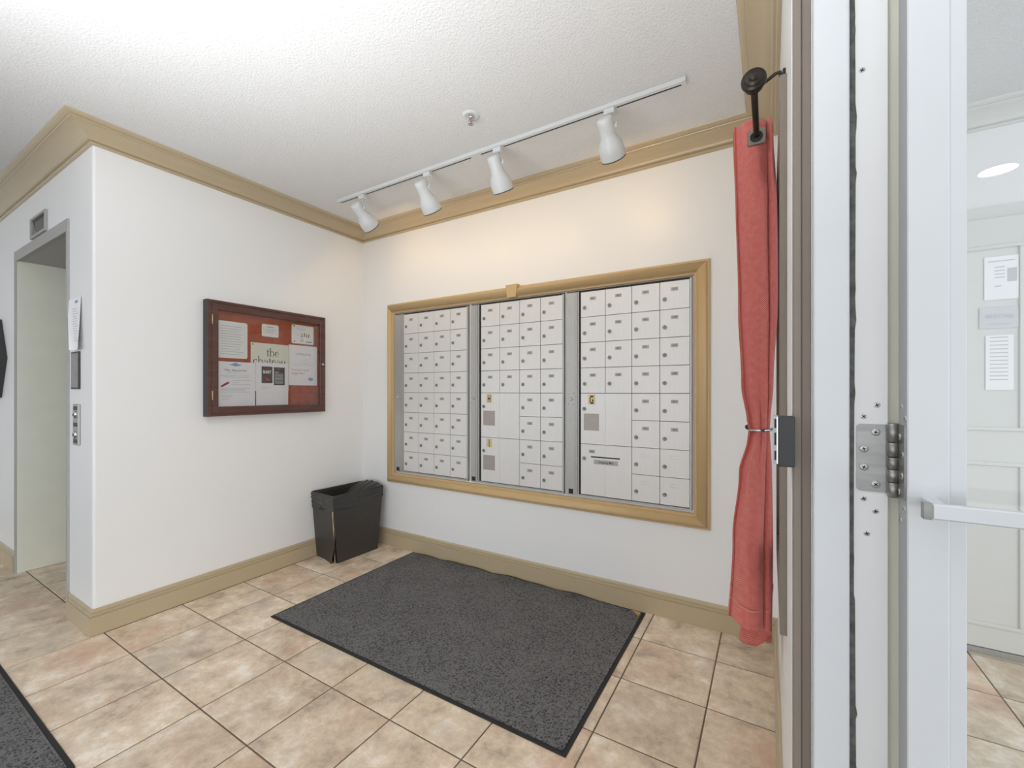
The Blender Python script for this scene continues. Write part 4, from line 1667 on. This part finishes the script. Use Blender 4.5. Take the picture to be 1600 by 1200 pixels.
for (hx, rr_, ff), lab in zip(heads, labs):
    h_ = thing('track_spotlight', lab, 'spotlight', (hx, TY, ZC - 0.021), 'track spotlights')
    R3 = Vector((0, rr_[0] - TY, rr_[1] - ZC + 0.021))
    F3 = Vector((0, ff[0] - TY, ff[1] - ZC + 0.021))
    ax = (F3 - R3).normalized()
    ln = 0.172
    q = MB()
    q.box(-0.024, 0.024, -0.016, 0.016, -0.026, 0.0, bevel=0.003)
    q.build('adapter', 'white_metal', h_)
    q = MB()
    neck = R3 + ax * 0.045
    q.tube([(0.0, 0.0, -0.022), (0.0, 0.002, -0.045), (0.012, 0.004, -0.062), (0.040, neck.y * 0.7, neck.z * 0.8), (0.040, neck.y, neck.z)], 0.0065, segs=10)
    q.build('swivel_arm', 'white_metal', h_)
    q = MB()
    prof = [(0, -0.004), (0.020, -0.004), (0.030, -0.001), (0.0345, 0.006), (0.0335, 0.03), (0.0335, 0.062), (0.036, 0.078), (0.043, 0.093), (0.0505, 0.108), (0.0555, 0.124), (0.057, 0.138), (0.0565, ln - 0.006), (0.0565, ln),
            (0.0535, ln), (0.0535, ln - 0.015), (0.040, ln - 0.06), (0.02, ln - 0.08), (0, ln - 0.08)]
    q.lathe(prof, R3, ax, segs=32)
    q.build('shade', 'white_metal', h_)
    q = MB()
    q.lathe([(0.0572, ln - 0.003), (0.0578, ln - 0.001), (0.0572, ln + 0.001), (0.0535, ln + 0.001), (0.0535, ln - 0.003)], R3, ax, segs=32)
    q.build('rim', 'dsteel', h_)
    q = MB()
    q.lathe([(0.0445, ln - 0.030), (0.040, ln - 0.020), (0.02, ln - 0.015), (0, ln - 0.014)], R3, ax, segs=24)
    q.build('lamp', 'bulb', h_)
    sd = bpy.data.lights.new('spot_beam', 'SPOT')
    sd.energy = 1.2
    sd.color = (1.0, 0.64, 0.26)
    sd.spot_size = math.radians(178)
    sd.spot_blend = 0.12
    sd.shadow_soft_size = 0.05
    so = bpy.data.objects.new('spot_beam', sd)
    so.parent = h_
    so.location = R3 + ax * (ln + 0.004)
    so.rotation_euler = ax.to_track_quat('-Z', 'Y').to_euler()
    COL.objects.link(so)

# sprinkler
sk = thing('fire_sprinkler', 'small white and chrome fire sprinkler head on the ceiling', 'sprinkler', (-1.198, 1.621, ZC))
q = MB()
q.lathe([(0.040, 0.0), (0.039, 0.004), (0.030, 0.007), (0.024, 0.007), (0.022, 0.003), (0, 0.003)], (0, 0, 0), (0, 0, -1), segs=28)
q.build('escutcheon', 'white_metal', sk)
q = MB()
q.lathe([(0.011, 0.003), (0.011, 0.014), (0.007, 0.016), (0, 0.016)], (0, 0, 0), (0, 0, -1), segs=16)
for s in (-1, 1):
    q.tube([(s * 0.009, 0, -0.014), (s * 0.012, 0, -0.024), (s * 0.004, 0, -0.038), (0, 0, -0.040)], 0.002, segs=6)
q.build('body', 'chrome', sk)
q = MB()
q.lathe([(0, 0.016), (0.0028, 0.020), (0.0028, 0.034), (0, 0.038)], (0, 0, 0), (0, 0, -1), segs=10)
q.build('glass_bulb', 'redbulb', sk)
q = MB()
q.lathe([(0, 0.039), (0.013, 0.040), (0.013, 0.042), (0, 0.043)], (0, 0, 0), (0, 0, -1), segs=16)
q.build('deflector', 'chrome', sk)

# ------------------------------------------------------------------ vestibule behind the glass
d2 = bpy.data.objects.new('door_3', None)
COL.objects.link(d2)
struct(d2, 'pale panelled closet door in the vestibule behind the glass', 'door')
q = MB()
q.box(0.30, 1.30, YV - 0.02, YV, 0.0, 1.985 + 0.06)
q.build('frame', 'greydoor', d2)
q = MB()
q.box(0.36, 1.24, YV - 0.045, YV - 0.021, 0.03, 1.985, bevel=0.002)
q.build('slab', 'greydoor', d2)
for (z0, z1) in ((0.13, 0.88), (1.02, 1.86)):
    q = MB()
    for (x0, x1, a0, a1) in ((0.50, 0.965, z0, z0 + 0.018), (0.50, 0.965, z1 - 0.018, z1), (0.50, 0.518, z0 + 0.018, z1 - 0.018), (0.947, 0.965, z0 + 0.018, z1 - 0.018)):
        q.box(x0, x1, YV - 0.053, YV - 0.045, a0, a1, bevel=0.003)
    q.build('panel_moulding', 'greydoor', d2)
q = MB()
q.box(0.36, 1.24, YV - 0.05, YV - 0.02, 0.0, 0.028)
q.build('threshold', 'alu', d2)


def vest_sheet(name, label, cat_, x0, x1, z0, z1, rows, m='paper'):
    t = thing(name, label, cat_, (x0, YV - 0.047, z0))
    w, h = x1 - x0, z1 - z0
    q = MB()
    q.box(0, w, -0.0015, 0.0, 0, h)
    q.build('sheet', m, t)
    q = MB()
    for (a0, a1, zz, th) in rows:
        q.quad([(a0 * w, -0.0022, zz * h), (a1 * w, -0.0022, zz * h), (a1 * w, -0.0022, zz * h + th), (a0 * w, -0.0022, zz * h + th)])
    q.build('printed_lines', 'textgrey', t, normals=False)
    return t, w, h


vest_sheet('vestibule_notice', 'faint square notice uppermost on the door behind the glass', 'notice', 0.838, 0.945, 1.612, 1.806, [(0.1, 0.9, 0.88, 0.004), (0.3, 0.6, 0.74, 0.004), (0.3, 0.6, 0.66, 0.004), (0.3, 0.6, 0.58, 0.004), (0.3, 0.6, 0.5, 0.004), (0.68, 0.95, 0.4, 0.06), (0.3, 0.5, 0.3, 0.004)])
t, w, h = vest_sheet('vestibule_sign', 'faint lettered sign between two notices behind the glass', 'sign', 0.822, 0.945, 1.483, 1.578, [(0.2, 0.8, 0.18, 0.004)], 'white_paint')
q = MB()
q.text('VIHEZZAJd', (w * 0.52, -0.0022, h * 0.48), (1, 0, 0), (0, 0, 1), 0.026, None, 0.72, 0.01, 'CENTER')
q.build('lettering', 'textgrey', t, normals=False)
vest_sheet('vestibule_directory', 'tall faint printed list lowest on the door behind the glass', 'notice', 0.842, 0.930, 1.205, 1.452, [(0.15, 0.8, 0.95 - k * 0.07, 0.004) for k in range(12)])

# recessed downlight in the entrance ceiling, mirrored by the door glass
dl = thing('recessed_downlight', 'round recessed ceiling downlight mirrored in the door glass', 'ceiling light', (1.14, -1.85, ZC))
q = MB()
q.lathe([(0.095, 0.0), (0.095, 0.004), (0.078, 0.006), (0.078, 0.001)], (0, 0, 0), (0, 0, -1), segs=32)
q.build('trim_ring', 'white_metal', dl)
q = MB()
q.lathe([(0.078, 0.002), (0, 0.002)], (0, 0, 0), (0, 0, -1), segs=32)
q.build('diffuser', 'lightdisc', dl)
